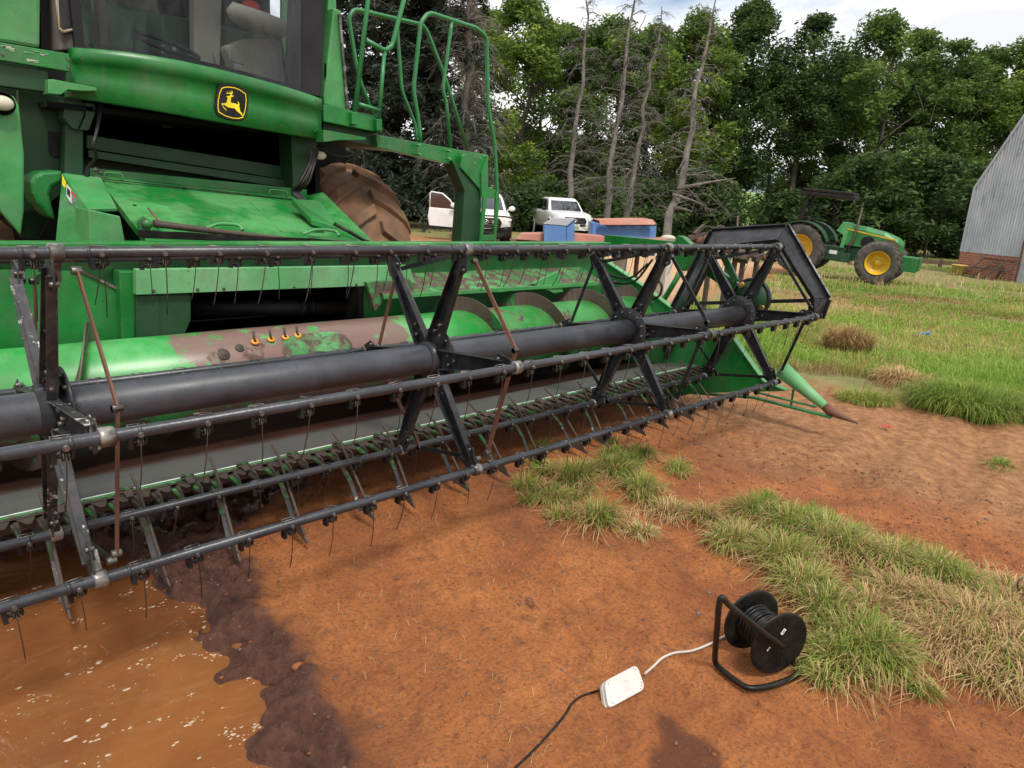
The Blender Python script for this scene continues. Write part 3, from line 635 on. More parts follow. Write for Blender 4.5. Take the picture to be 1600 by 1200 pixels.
# end panel and crop divider
mb = MB(); ep = [(925, 396), (1000, 445), (1048, 482), (1048, 503), (1143, 527), (1193, 597), (1228, 611), (1080, 615), (985, 640), (905, 600)]
P = [at(*q, X=4.37) for q in ep]; mb.prism(P, (.045, 0, 0)); 
mb.build('end_panel', 'green', HD, bevel=.004)
mb = MB()
for k in (0, 1, 4, 5): mb.bar(P[k] + Vector((.02, 0, .006)), P[k + 1] + Vector((.02, 0, .006)), .06, .010, (0, 0, 1))
for q in ((960, 440), (977, 452), (1000, 463), (1020, 472)): mb.cyl(at(*q, X=4.365), at(*q, X=4.38), .008, n=8, mi=1)
mb.build('panel_edge', ['green_pale', 'bolt'], HD, bevel=.002)
dv = thing('d', None, None); bpy.data.objects.remove(dv)
mb = MB(); t0, t1, t2 = at(1222, 578, X=4.47), at(1296, 641, X=4.47), at(1341, 662, X=4.47)
mb.tube([t0 - (t1 - t0) * .05, t0, t0.lerp(t1, .5), t1], [.02, .062, .045, .026], 16)
dv = mb.build('crop_divider', 'green_pale', HD)
MB().tube([t1 - (t1 - t0) * .12, t1, t1.lerp(t2, .3), t2], [.029, .034, .030, .004], 12).build('divider_tip', 'rust', dv)
mb = MB(); mb.bar(at(1178, 621, X=4.42), at(1300, 652, X=4.47), .05, .016); mb.bar(at(1178, 612, X=4.42), at(1275, 636, X=4.47), .03, .012); mb.bar(at(1240, 608, X=4.47), at(1236, 634, X=4.47), .012, .02, (1, 0, 0))
mb.bar(at(1178, 621, X=4.42), at(1060, 612, X=4.42), .05, .016)
mb.build('divider_frame', 'green', dv, bevel=.003)
# floor, trough and back wall
def profile(mb, pts, x0, x1, t=.006, mi=0, smooth=False):
    """sheet bent along a (y,z) profile and running from x0 to x1"""
    n = len(pts); nm = []
    for i in range(n):
        a = Vector(pts[max(0, i - 1)]); b = Vector(pts[min(n - 1, i + 1)]); d = (b - a).normalized(); nm.append(Vector((-d.y, d.x)))
    vs = []
    for x in (x0, x1):
        for i in range(n): vs.append((x, pts[i][0], pts[i][1]))
        for i in range(n): vs.append((x, pts[i][0] - nm[i].x * t, pts[i][1] - nm[i].y * t))
    fs = []
    for i in range(n - 1):
        fs += [(i, i + 1, 2 * n + i + 1, 2 * n + i), (n + i, 3 * n + i, 3 * n + i + 1, n + i + 1), (i, n + i, n + i + 1, i + 1), (2 * n + i, 2 * n + i + 1, 3 * n + i + 1, 3 * n + i)]
    fs += [(0, 2 * n, 3 * n, n), (n - 1, 2 * n - 1, 4 * n - 1, 3 * n - 1)]
    return mb.add(vs, fs, mi, smooth)
mb = profile(MB(), [(.405, .318), (.50, .302), (.74, .268)], -1.65, 4.38); mb.build('platform_floor', 'grey_floor', HD)
tr = [(.742, .262)] + [(1.06 + .36 * math.cos(R(a)), .57 + .36 * math.sin(R(a))) for a in range(-118, 1, 12)] + [(1.42, .70)]
mb = profile(MB(), tr, -1.65, 4.37, smooth=True); mb.build('auger_trough', 'mud_floor', HD)
AZ, AY, AR = .555, 1.05, .215
mb = MB()
profile(mb, [(1.42, .70), (1.42, 1.12)], -1.65, .60); profile(mb, [(1.42, .70), (1.42, 1.12)], 1.99, 4.37)
profile(mb, [(1.42, .98), (1.42, 1.12)], .60, 1.99)
mb.build('back_wall', 'green', HD)
mb = MB(); mb.box((-1.65, 1.36, 1.115), (4.37, 1.47, 1.175)); mb.box((-1.65, 1.345, 1.10), (4.37, 1.36, 1.125)); mb.build('top_beam', 'green_floor', HD, bevel=.006)
mb = MB(); profile(mb, [(1.165, .862), (1.17, .885), (1.40, .975)], 1.96, 4.05)
mb.build('auger_lip', 'green_worn', HD)
mb = MB(); mb.box((1.96, 1.150, .858), (3.98, 1.166, .884)); mb.bar((2.88, 1.15, .872), (2.95, 1.15, .872), .02, .03)
mb.build('lip_edge', 'green_faded', HD, bevel=.002)
mb = MB(); mb.prism([at(*q, Y=1.16) for q in ((832, 443), (872, 424), (880, 456), (866, 458))], (0, .02, 0)); mb.build('gusset', 'green_faded', HD, bevel=.002)
# feeder opening surround
mb = MB(); mb.prism([at(*q, Y=1.24) for q in ((213, 421), (640, 415), (648, 442), (574, 447), (213, 461))], (0, .05, 0)); oc_ = mb.build('opening_cover', 'green_pale', HD, bevel=.003)
for q in ((309, 453), (350, 452), (460, 450), (557, 445), (240, 455)): c = at(*q, Y=1.238); MB().cyl(c, c + Vector((0, .01, 0)), .009, n=8).build('cover_bolt', 'rust_dark', oc_)
mb = MB(); mb.prism([at(*q, Y=1.20) for q in ((573, 441), (640, 436), (648, 452), (602, 466), (586, 487))], (0, .03, 0)); mb.build('corner_plate', 'green_worn', HD, bevel=.002)
mb = MB(); mb.prism([at(*q, Y=1.27) for q in ((213, 462), (298, 461), (298, 500), (285, 530), (213, 532))], (0, .2, 0))
mb.bar(at(251, 463, Y=1.268), at(251, 530, Y=1.268), .006, .004, (0, 1, 0)); mb.build('opening_side', 'green_deep', HD, bevel=.003)
mb = MB(); mb.prism([at(*q, Y=1.30) for q in ((186, 424), (213, 424), (213, 536), (190, 536))], (0, .1, 0)); mb.build('opening_post', 'green', HD, bevel=.006)
mb = MB(); mb.prism([at(*q, Y=1.36) for q in ((-300, 430), (-300, 590), (0, 560), (190, 548), (187, 450), (130, 425), (60, 420))], (0, .02, 0)); mb.build('left_wall_panel', 'green', HD)
mb = MB(); a_, b_ = at(128, 424, Y=1.355), at(186, 452, Y=1.355); mb.bar(a_, b_, .012, .012, (0, 1, 0)); mb.build('worn_edge', 'steel_worn', HD)
mb = MB(); mb.box((.62, 1.42, .42), (.66, 2.6, 1.0)); mb.box((1.95, 1.42, .42), (1.99, 2.6, 1.0)); mb.box((.62, 1.42, .38), (1.99, 2.6, .42)); mb.box((.62, 1.45, .97), (1.99, 2.6, 1.0)); mb.box((.62, 2.58, .38), (1.99, 2.6, 1.0))
mb.build('feeder_throat', 'black_iron', HD)
q0, q1 = at(294, 482, Y=1.62), at(585, 480, Y=1.62)
mb = MB(); mb.cyl(q0, q1, .05, n=28); mb.cyl(q0.lerp(q1, .54), q0.lerp(q1, .58), .056, n=28); mb.cyl(q0.lerp(q1, .60), q0.lerp(q1, .62), .053, n=28)
mb.box((q0.x, 1.60, .72), (q1.x, 1.612, .728)); mb.build('feeder_drum', 'black_iron', HD)
# auger
def aug(x0, x1, mat, nm='auger_tube'): return MB().tube([(x0, AY, AZ), (x1, AY, AZ)], AR, 48).build(nm, mat, HD)
at_ = aug(-1.6, 4.36, 'green_auger')
def flight(x0, x1, pitch, hand, ph, r1=.305):
    n = int(abs(x1 - x0) / pitch * 40); vs = []; fs = []
    for i in range(n + 1):
        x = x0 + (x1 - x0) * i / n; t = ph + hand * 2 * math.pi * (x - x0) / pitch
        rr_ = r1 * min(1, .75 + i / 12, .75 + (n - i) / 12)
        cy, cz = math.cos(t), math.sin(t)
        for r_, dx in ((AR - .01, -.003), (rr_, -.0025), (rr_, .0025), (AR - .01, .003)): vs.append((x + dx, AY + r_ * cy, AZ + r_ * cz))
    for i in range(n):
        for j in range(3): fs.append((i * 4 + j, i * 4 + j + 1, i * 4 + 4 + j + 1, i * 4 + 4 + j))
    return MB().add(vs, fs, 0, False).build('auger_flight', 'flight_metal', at_)
# front side (-Y) lies at larger x than the top on the right hand half
flight(2.02, 4.34, .60, 1, R(90) - 2 * math.pi * (2.50 - 2.02) / .60)
flight(-1.58, .68, .60, -1, R(90) + 2 * math.pi * (.35 + 1.58) / .60)
for px, py in ((402, 524), (428, 518), (451, 513), (471, 508)):
    p_ = at(px, py, Y=.885); t = math.atan2(p_.z - AZ, p_.y - AY); rd = Vector((0, math.cos(t), math.sin(t))); c = Vector((p_.x, AY, AZ)) + rd * (AR + .004)
    gd = MB().lathe([(.008, 0), (.017, 0), (.020, .004), (.017, .009), (.008, .010)], c, rd, 14).build('finger_guide', 'orange_plastic', at_)
    MB().cyl(c, c + Vector((0, .01, .052)), .0065, n=8).build('auger_finger', 'rust_dark', at_)
mb = MB()
for px, py, r_ in ((350, 553, .03), (377, 538, .022)):
    p_ = at(px, py, Y=.88); t = math.atan2(p_.z - AZ, p_.y - AY); rd = Vector((0, math.cos(t), math.sin(t))); c = Vector((p_.x, AY, AZ)) + rd * (AR + .003)
    mb.lathe([(0, .008), (r_ * .4, .008), (r_ * .5, .003), (r_ * .9, .004), (r_, 0)], c, rd, 18)
mb.build('bolt_cover', 'rust_dark', at_)
# oval access cover on the auger
vs = []; fs = []; nx_, nt_ = 24, 10; x0, x1 = at(440, 540, Y=.88).x, at(548, 530, Y=.88).x
for i in range(nx_ + 1):
    u_ = -1 + 2 * i / nx_; hw = R(24) * math.sqrt(max(0, 1 - abs(u_) ** 4))
    for j in range(nt_ + 1):
        t = R(146) + hw * (-1 + 2 * j / nt_); vs.append((x0 + (x1 - x0) * i / nx_, AY + (AR + .0075) * math.cos(t), AZ + (AR + .0075) * math.sin(t)))
for i in range(nx_):
    for j in range(nt_): a_ = i * (nt_ + 1) + j; fs.append((a_, a_ + 1, a_ + nt_ + 2, a_ + nt_ + 1))
MB().add(vs, fs, 0, True).build('access_cover', 'green_worn', at_)
# knife bar: beam, sections, guards, clips, crop lifters
KY, KZ = .385, .300
mb = MB(); mb.box((-1.62, KY - .012, KZ - .035), (4.36, KY + .022, KZ - .004)); 
for k in range(78):
    x = -1.5 + k * .0762
    mb.prism([(x - .036, KY + .012, KZ + .006), (x - .008, KY - .062, KZ + .006), (x + .008, KY - .062, KZ + .006), (x + .036, KY + .012, KZ + .006)], (0, 0, .003))
    for dx in (-.018, .018): mb.cyl((x + dx, KY + .002, KZ + .008), (x + dx, KY + .002, KZ + .016), .0065, n=7)
mb.box((-1.6, KY - .008, KZ + .009), (4.34, KY + .010, KZ + .013))
kb = mb.build('knife_bar', 'rust_dark', HD, bevel=.001, segs=1)
MB().box((-1.62, KY + .022, KZ + .008), (4.36, KY + .030, KZ + .019)).build('edge_strip', 'white_strip', kb)
MB().box((-1.62, KY + .010, KZ + .0095), (4.36, KY + .0222, KZ + .0155)).build('green_strip', 'green_faded', kb)
mb = MB(); mb.prism([(-.011, .02, -.016), (.011, .02, -.016), (.012, -.03, -.018), (.005, -.10, -.022), (0, -.125, -.024), (-.005, -.10, -.022), (-.012, -.03, -.018)], (0, 0, .012), 1)
mb.prism([(-.008, -.045, .010), (.008, -.045, .010), (.004, -.09, .004), (-.004, -.09, .004)], (0, 0, .008), 0); mb.bar((0, -.10, -.012), (0, -.088, .008), .009, .01, (0, 1, 0), 0)
mb.box((-.010, -.005, .013), (.010, .012, .018), 1)
gd0 = mb.build('knife_guard', ['rust_dark', 'green_worn'], kb, bevel=.001, segs=1)
gxs = [-1.46 + k * .0762 for k in range(77)]; gxs = [x for x in gxs if pxl((x, KY, KZ))[0] > -40 and pxl((x, KY, KZ))[2] > .3 and x < 4.33]
for i, x in enumerate(gxs):
    M = Matrix.Translation((x, KY, KZ))
    if i == 0: gd0.matrix_parent_inverse = Matrix.Identity(4); gd0.matrix_basis = M
    else: dupe(gd0, kb, M)
mb = MB(); mb.box((-.026, -.006, .018), (.026, .018, .026)); mb.prism([(-.016, -.006, .026), (.016, -.006, .026), (.014, -.04, .016), (-.014, -.04, .016)], (0, 0, -.006)); mb.cyl((-.015, .008, .026), (-.015, .008, .036), .010, n=7); mb.cyl((.017, .008, .026), (.017, .008, .034), .009, n=7)
mb.box((-.008, .0, .0262), (.02, .019, .030), 1)
cp0 = mb.build('hold_down_clip', ['rust_dark', 'green'], kb, bevel=.002, segs=1)
for i, k in enumerate(range(18)):
    M = Matrix.Translation((-.18 + k * .2286, KY, KZ))
    if i == 0: cp0.matrix_parent_inverse = Matrix.Identity(4); cp0.matrix_basis = M
    else: dupe(cp0, kb, M)
mb = MB(); mb.tube([(0, .015, .085), (0, -.06, .045), (0, -.30, -.215)], [.006, .007, .006], 8, 0)
mb.bar((0, -.02, -.03), (0, -.13, -.115), .022, .007, (0, 0, 1), 1); mb.bar((0, -.13, -.115), (0, -.22, -.235), .022, .007, (0, 0, 1), 2)
mb.prism([(-.004, -.20, -.225), (-.004, -.325, -.245), (-.004, -.33, -.238), (-.004, -.24, -.17)], (.008, 0, 0), 0)
cl0 = mb.build('crop_lifter', ['rust_dark', 'green_worn', 'chipped'], HD, bevel=.001, segs=1)
lx = [.30, .60, .87, 1.17, 1.44, 1.72, 2.02, 2.31, 2.62, 2.92, 3.22, 3.52, 3.82, 4.1, 0.0]
for i, x in enumerate(lx):
    M = Matrix.Translation((x, KY, KZ)) @ Matrix.Rotation(R(rnd.gauss(0, 4)), 4, 'Z') @ Matrix.Rotation(R(rnd.gauss(0, 3)), 4, 'X')
    if i == 0: cl0.matrix_parent_inverse = Matrix.Identity(4); cl0.matrix_basis = M
    else: dupe(cl0, HD, M)
#PART3
# ------------------------------------------------------------------ combine harvester
CO = thing('combine_harvester', 'big green combine harvester with glass cab, leaping deer badge and muddy front tyre', 'combine harvester')
def plate(name, pts, Y, t, mat, bev=.004, parent=None, **k):
    return MB().prism([at(*q, Y=Y) for q in pts], (0, t, 0)).build(name, mat, parent or CO, bevel=bev)
def TY(px): u = (px - 115) / 390; return 2.45 - .20 * (1 - (2 * u - 1) ** 2)
top = [(115, 75), (150, 77), (200, 82), (240, 88), (290, 97), (340, 108), (400, 123), (450, 137), (490, 150), (503, 155)]
bot = [(110, 149), (150, 155), (200, 163), (250, 171), (300, 180), (350, 189), (400, 198), (450, 207), (490, 214), (503, 216)]
def interp(pl, x):
    for (x0, y0), (x1, y1) in zip(pl, pl[1:]):
        if x <= x1: return y0 + (y1 - y0) * (x - x0) / (x1 - x0)
    return pl[-1][1]
mb = MB(); secs = []
for k in range(41):
    px = 112 + (503 - 112) * k / 40; y = TY(px); a_ = at(px, interp(top, px), Y=y); b_ = at(px, interp(bot, px), Y=y); rg = a_.lerp(b_, .26)
    e = Vector((0, 1, 0))
    secs.append([a_ + e * .09, a_ + e * .02 + Vector((0, 0, .006)), a_ + e * .004, a_.lerp(b_, .10), rg - e * .006, rg + e * .012 + Vector((0, 0, -.008)), a_.lerp(b_, .6) + e * .006, b_ + e * .004, b_ + e * .02 + Vector((0, 0, -.01)), b_ + e * .16])
n = len(secs[0]); mb.add([v for s_ in secs for v in s_], [(i * n + j, i * n + j + 1, (i + 1) * n + j + 1, (i + 1) * n + j) for i in range(40) for j in range(n - 1)], 0, True)
for s_ in (secs[0], secs[-1]): mb.add(s_, [tuple(range(n))])
tr_ = mb.build('cab_trim', 'green', CO)
# badge
bc = at(363, 161, Y=TY(363) - .012); ex = (at(383, 165, Y=TY(383) - .012) - bc).normalized(); ez = Vector((-ex.z, 0, ex.x)).normalized() if ex.x > 0 else Vector((0, 0, 1))
ey = ez.cross(ex); ppm = 15 * (bc - CAM).dot(FWD) ** -1 * F   # zoomed pixels per metre
def bp(u, v, h=0): return bc + ex * ((u - 525) / ppm) + ez * (-(v - 605 - (u - 525) * .175) / ppm) - Vector((0, 1, 0)) * h
pl = [(215, 195), (330, 180), (500, 185), (680, 215), (880, 310), (935, 400), (950, 600), (925, 750), (860, 930), (800, 990), (620, 1005), (420, 975), (220, 900), (130, 830), (95, 680), (110, 480), (150, 320)]
bd = MB().prism([bp(*q) for q in pl], (0, .02, 0)).build('badge', 'black_plastic', tr_, bevel=.004)
mb = MB(); ol = [(250, 275), (340, 250), (450, 245), (600, 265), (740, 315), (875, 400), (892, 540), (880, 680), (850, 820), (800, 935), (680, 960), (520, 945), (340, 895), (170, 805), (150, 700), (155, 560), (190, 400)]
cx_, cy_ = 525, 605
for i in range(len(ol)):
    a_, b_ = ol[i], ol[(i + 1) % len(ol)]; sh = lambda q: (cx_ + (q[0] - cx_) * .945, cy_ + (q[1] - cy_) * .945)
    mb.prism([bp(*a_, .001), bp(*b_, .001), bp(*sh(b_), .001), bp(*sh(a_), .001)], (0, -.002, 0))
deer = [(360, 455), (385, 452), (430, 450), (465, 440), (480, 425), (478, 405), (440, 402), (405, 398), (350, 405), (385, 388), (395, 375), (370, 350), (405, 370), (430, 385), (455, 380), (455, 355), (432, 330), (462, 350), (480, 375), (500, 378), (508, 355), (495, 320), (520, 345), (530, 375), (520, 410), (508, 440), (565, 442), (545, 462), (505, 470), (490, 485), (480, 540), (482, 590), (520, 605), (600, 615), (660, 640), (672, 635), (655, 560), (685, 590), (708, 635), (695, 665), (712, 730), (725, 790), (765, 830), (795, 890), (820, 930), (790, 920), (750, 865), (690, 820), (640, 785), (580, 725), (510, 715), (430, 705), (370, 680), (310, 640), (275, 640), (300, 690), (345, 730), (385, 770), (360, 765), (300, 715), (262, 650), (240, 612), (290, 610), (370, 602), (385, 560), (400, 500), (395, 480)]
mb.prism([bp(*q, .001) for q in deer], (0, -.002, 0)); mb.build('leaping_deer', 'yellow_clean', bd)
# windscreen and pillars
def ext(px0, py0, px1, py1, Y, k): a_, b_ = at(px0, py0, Y=Y), at(px1, py1, Y=Y); return a_ + (b_ - a_) * k
gl = []
for k in range(17):
    px = 128 + (470 - 128) * k / 16; y = TY(px) + .055; b0 = at(px, interp(top, px) + 2, Y=y); tz = b0 + Vector((.0 + .06 * (k / 16) , .06, 1.35)); gl.append((b0, tz))
mb = MB(); 
mb.add([v for g_ in gl for v in (g_[0], g_[1], g_[0] + Vector((0, .006, 0)), g_[1] + Vector((0, .006, 0)))], [f for i in range(16) for f in ((i * 4, i * 4 + 4, i * 4 + 5, i * 4 + 1), (i * 4 + 2, i * 4 + 3, i * 4 + 7, i * 4 + 6))], 0, True)
mb.build('windscreen', 'windshield_glass', CO, fixn=False)
mb = MB()
for k in range(16): mb.bar(gl[k][0] + Vector((0, .02, .01)), gl[k + 1][0] + Vector((0, .02, .01)), .02, .05, (0, 0, 1))
mb.bar(gl[0][0] + Vector((-.01, .02, 0)), gl[0][1] + Vector((-.01, .02, 0)), .05, .05, (0, 1, 0)); mb.build('windscreen_seal', 'cab_dark', CO)
def quadbar(name, b0, b1, t0_, t1_, th, mat, **k):
    mb = MB(); d = Vector((0, th, 0)); mb.hexa([b0, b1, b1 + d, b0 + d, t0_, t1_, t1_ + d, t0_ + d]); return mb.build(name, mat, CO, bevel=.008)
quadbar('cab_pillar', at(449, 142, Y=2.46), at(502, 152, Y=2.46), at(449, 142, Y=2.46) + Vector((.12, .05, 1.35)), at(502, 152, Y=2.46) + Vector((.09, .05, 1.35)), .06, 'cab_dark')
quadbar('cab_pillar', at(83, 80, Y=2.55), at(130, 76, Y=2.49), at(83, 80, Y=2.55) + Vector((.06, .0, 1.3)), at(131, 76, Y=2.49) + Vector((.05, .02, 1.3)), .08, 'cab_brown')
c = [(88, -120), (88, -10), (92, 44), (98, 50), (116, 46), (121, 36), (124, -10), (124, -120)]
mb = MB(); P_ = [at(*q, Y=2.50) for q in c]
for a_, b_ in zip(P_, P_[1:]): mb.tube([a_, b_], .008, 6)
sw_ = mb.build('side_window_frame', 'tan_rim', CO); MB().prism([p_ + Vector((0, .004, 0)) for p_ in P_], (0, .004, 0)).build('side_window', 'windshield_glass', sw_)
# cab interior
mb = MB(); mb.box((.80, 2.62, 1.88), (2.38, 4.1, 1.98)); mb.box((.80, 4.05, 1.98), (2.38, 4.1, 3.5)); mb.box((.74, 2.62, 1.98), (.78, 4.1, 2.3)); mb.box((.7, 2.55, 3.42), (2.6, 4.1, 3.6)); mb.box((2.36, 2.70, 1.98), (2.40, 3.0, 3.5)); mb.box((2.30, 3.3, 1.98), (2.34, 4.1, 3.5)); mb.build('cab_shell', 'cab_dark', CO, bevel=.01)
mb = MB(); mb.prism([at(*q, Y=3.0) for q in ((384, 60), (352, 72), (372, 130), (448, 148), (440, 62))], (0, .12, 0)); mb.build('seat_back', 'cab_grey', CO, bevel=.02)
mb = MB(); mb.tube([at(356, 22, Y=2.95), at(365, 20, Y=2.93), at(405, 34, Y=2.93), at(440, 46, Y=2.93), at(446, 50, Y=2.95)], [.03, .07, .075, .07, .03], 14); mb.build('headrest', 'cab_grey', CO)
mb = MB(); mb.prism([at(*q, Y=3.15) for q in ((303, -60), (304, 110), (344, 122), (346, 20), (350, -60))], (0, .1, 0)); mb.build('seat_panel', 'cab_grey', CO, bevel=.01)
mb = MB(); mb.sph(at(392, 12, Y=3.05), (.07, .05, .05)); mb.sph(at(384, 18, Y=3.0), (.05, .04, .03)); mb.build('red_cloth', 'red_cloth', CO)
mb = MB(); c0 = at(262, 72, Y=2.85); mb.tube([c0 + Vector((.19 * math.cos(t), .15 * math.sin(t), .06 * math.sin(t) - .03 * math.cos(t))) for t in [2 * math.pi * j / 28 for j in range(28)]], .014, 8, closed=True)
for dx in (-.03, .04): mb.bar(c0 + Vector((dx, 0, 0)), c0 + Vector((dx * 1.2, -.02, -.22)), .018, .012, (0, 1, 0), 1)
mb.bar(c0 + Vector((0, 0, -.02)), c0 + Vector((0, .12, -.5)), .06, .05, (0, 1, 0)); mb.build('steering_wheel', ['cab_dark', 'cab_grey'], CO)
mb = MB(); mb.prism([at(*q, Y=3.4) for q in ((150, 60), (150, -100), (230, -100), (250, 20), (300, 40), (300, 110))], (0, .15, 0)); mb.box((.95, 2.75, 1.98), (1.02, 2.82, 2.9)); mb.build('console', 'cab_brown', CO, bevel=.01)
mb = MB()
for p0, p1 in (((333, 72), (338, 104)), ((366, 65), (363, 110)), ((338, 106), (352, 112)), ((357, 92), (380, 100))): mb.tube([at(*p0, Y=2.62), at((p0[0] + p1[0]) / 2 - 1.5, (p0[1] + p1[1]) / 2, Y=2.6), at(*p1, Y=2.62)], [.004, .010, .008], 7)
mb.build('wiper_hardware', 'cab_grey', CO)
plate('inner_side_panel', [(440, -120), (440, 60), (455, 140), (482, 150), (500, -120)], 3.25, .03, 'green_pale')
# right hand side: door, platform blocks, beam, column with ladder
plate('side_door', [(506, 150), (521, 12), (533, 16), (546, 174), (507, 164)], 2.62, .25, 'green_faded', .01)
plate('side_door', [(500, 160), (518, -60), (524, -60), (531, 172)], 2.70, .2, 'green_faded', .01)
mb = MB(); mb.bar(at(530, 22, Y=2.60), at(543, 172, Y=2.60), .018, .02, (0, 1, 0)); mb.build('door_edge', 'steel_worn', CO)
mb = MB(); mb.box(tuple(at(510, 120, Y=2.6)), tuple(at(506, 98, Y=2.6) + Vector((.02, .03, 0)))); mb.build('door_handle', 'black_plastic', CO, bevel=.004)
plate('platform_block', [(505, 163), (596, 183), (597, 208), (506, 190)], 2.48, .5, 'green', .006)
plate('platform_beam', [(588, 211), (763, 242), (763, 262), (700, 256), (590, 230)], 2.52, .06, 'green', .004)
plate('platform_deck', [(505, 192), (590, 210), (700, 232), (700, 240), (590, 230), (505, 212)], 2.58, .5, 'green_deep', .004)
mb = MB(); P0 = [at(*q, Y=2.48) for q in ((706, 250), (724, 262), (752, 300), (752, 385), (720, 385), (726, 300))]
mb.prism(P0, (0, .14, 0)); mb.build('ladder_column', 'green_deep', CO, bevel=.01)
plate('column_corner', [(728, 240), (763, 243), (763, 306), (752, 308), (752, 298), (720, 262), (722, 244)], 2.46, .035, 'green', .004)
plate('ladder_bracket', [(763, 242), (763, 292), (775, 297), (775, 310), (753, 308), (752, 270)], 2.44, .03, 'green', .003)
mb = MB(); mb.bar(at(776, 300, Y=2.44), at(772, 388, Y=2.44), .03, .02, (0, 1, 0)); mb.bar(at(757, 308, Y=2.44), at(750, 388, Y=2.44), .04, .02, (0, 1, 0))
mb.bar(at(750, 372, Y=2.44), at(772, 371, Y=2.44), .05, .02, (0, 1, 0)); mb.build('ladder', 'green', CO, bevel=.003)
mb = MB()
for q in ((657, 227), (657, 241), (704, 236), (704, 248), (742, 245), (742, 255), (751, 247), (758, 244), (759, 256)): c = at(*q, Y=2.455); mb.cyl(c, c + Vector((0, .05, 0)), .010, n=7)
mb.build('beam_bolt', 'green_faded', CO)
def rail(pts, Y, r=.0175, name='handrail', n=5):
    P_ = [at(400 + x / 4, y / 4, Y=Y) for x, y in pts]; out = [P_[0]]
    for i in range(1, len(P_) - 1):
        a_, b_, c_ = P_[i - 1], P_[i], P_[i + 1]; d0 = (a_ - b_); d1 = (c_ - b_); k = min(.06, d0.length * .4, d1.length * .4)
        s0, s1 = b_ + d0.normalized() * k, b_ + d1.normalized() * k
        for j in range(n + 1): t = j / n; out.append(s0.lerp(b_, t).lerp(b_.lerp(s1, t), t))
    MB().tube(out + [P_[-1]], r, 10).build(name, 'rail_green', CO)
rail([(740, 742), (655, 520), (628, 420), (578, 110), (615, 58), (1040, 155), (1070, 195), (1180, 480), (1215, 590), (1322, 940)], 2.95)
rail([(880, 130), (885, 200), (912, 570), (1000, 790), (1003, 890)], 2.95, .015)
rail([(1030, 900), (1020, 780), (984, 560), (1030, 140), (1080, 78), (1385, 178), (1442, 235), (1450, 660), (1492, 900), (1510, 1250), (1490, 1500)], 2.55)
rail([(1225, 135), (1212, 230), (1168, 560), (1190, 640), (1218, 940)], 2.55, .015)
rail([(740, -300), (700, 0), (608, 780)], 2.46, .018, 'gate_rail'); rail([(960, -300), (930, -20), (880, 170), (850, 290), (805, 318), (685, 250)], 2.46, .018, 'gate_rail'); rail([(803, 318), (768, 750)], 2.46, .015, 'gate_rail'); rail([(640, 650), (770, 690)], 2.46, .015, 'gate_rail')
mb = MB(); 
for a_, b_ in (((605, 700), (608, 780)), ((760, 745), (762, 820))): MB().bar(at(400 + a_[0] / 4, a_[1] / 4, Y=2.46), at(400 + b_[0] / 4, b_[1] / 4, Y=2.46), .05, .05, (0, 1, 0)).build('gate_hinge', 'green', CO, bevel=.006)
plate('step_bracket', [(505, 203), (520, 205), (572, 215), (571, 219), (530, 219), (506, 222)], 2.34, .12, 'green', .003)
plate('step_bracket', [(75, 124), (84, 124), (150, 137), (152, 142), (128, 142), (106, 140), (95, 148), (75, 146)], 2.34, .12, 'green_faded', .003)
# under the cab: recess, ledges, posts
mb = MB(); mb.prism([at(*q, Y=3.3) for q in ((100, 130), (540, 190), (540, 330), (100, 300))], (0, .05, 0)); mb.box((.60, 2.5, 1.83), (2.45, 3.4, 1.86)); mb.box((.62, 2.75, 1.2), (.66, 3.4, 1.86)); mb.box((2.40, 2.75, 1.1), (2.44, 3.4, 1.86)); mb.build('recess_panel', 'recess_shade', CO)  # recess walls carry the under-cab shade in their near-black colour
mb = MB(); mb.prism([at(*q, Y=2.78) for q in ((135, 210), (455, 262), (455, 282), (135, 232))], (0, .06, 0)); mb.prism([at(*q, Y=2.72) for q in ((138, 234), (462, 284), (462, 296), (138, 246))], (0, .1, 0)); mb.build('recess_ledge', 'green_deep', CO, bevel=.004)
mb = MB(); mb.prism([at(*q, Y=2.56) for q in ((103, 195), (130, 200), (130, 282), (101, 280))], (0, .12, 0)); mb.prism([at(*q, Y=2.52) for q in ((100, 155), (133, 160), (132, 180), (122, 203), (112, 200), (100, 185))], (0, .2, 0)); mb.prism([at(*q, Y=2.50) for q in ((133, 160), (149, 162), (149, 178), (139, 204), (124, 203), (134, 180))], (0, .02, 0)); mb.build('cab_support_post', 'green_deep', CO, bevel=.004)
mb = MB(); mb.prism([at(*q, Y=2.60) for q in ((455, 200), (500, 214), (492, 240), (470, 300), (458, 306))], (0, .2, 0)); mb.build('cab_support_post', 'green_deep', CO, bevel=.004)
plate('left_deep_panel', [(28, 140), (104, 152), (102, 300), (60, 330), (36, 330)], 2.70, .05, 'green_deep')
plate('left_hole_shade', [(76, 205), (101, 208), (101, 247), (84, 246), (77, 238)], 2.685, .01, 'black_iron', .002)  # solid black plate painting in the shade of an open hole
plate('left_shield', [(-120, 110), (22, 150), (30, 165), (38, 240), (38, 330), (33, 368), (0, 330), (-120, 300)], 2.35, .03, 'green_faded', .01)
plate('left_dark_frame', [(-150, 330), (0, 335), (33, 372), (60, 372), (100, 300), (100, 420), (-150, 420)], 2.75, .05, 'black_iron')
c = at(3, 161, Y=2.30); MB().sph(c, (.055, .03, .038), n=18, k=12).build('work_lamp', 'lamp_lens', CO); MB().lathe([(.0, .04), (.05, .035), (.062, 0), (.055, -.006)], c + Vector((0, .0, 0)), (0, 1, 0), 20).build('lamp_housing', 'black_plastic', CO)
c = at(500, 243, Y=2.5); MB().sph(c, (.05, .03, .03), n=16, k=10).build('work_lamp', 'lamp_lens', CO)
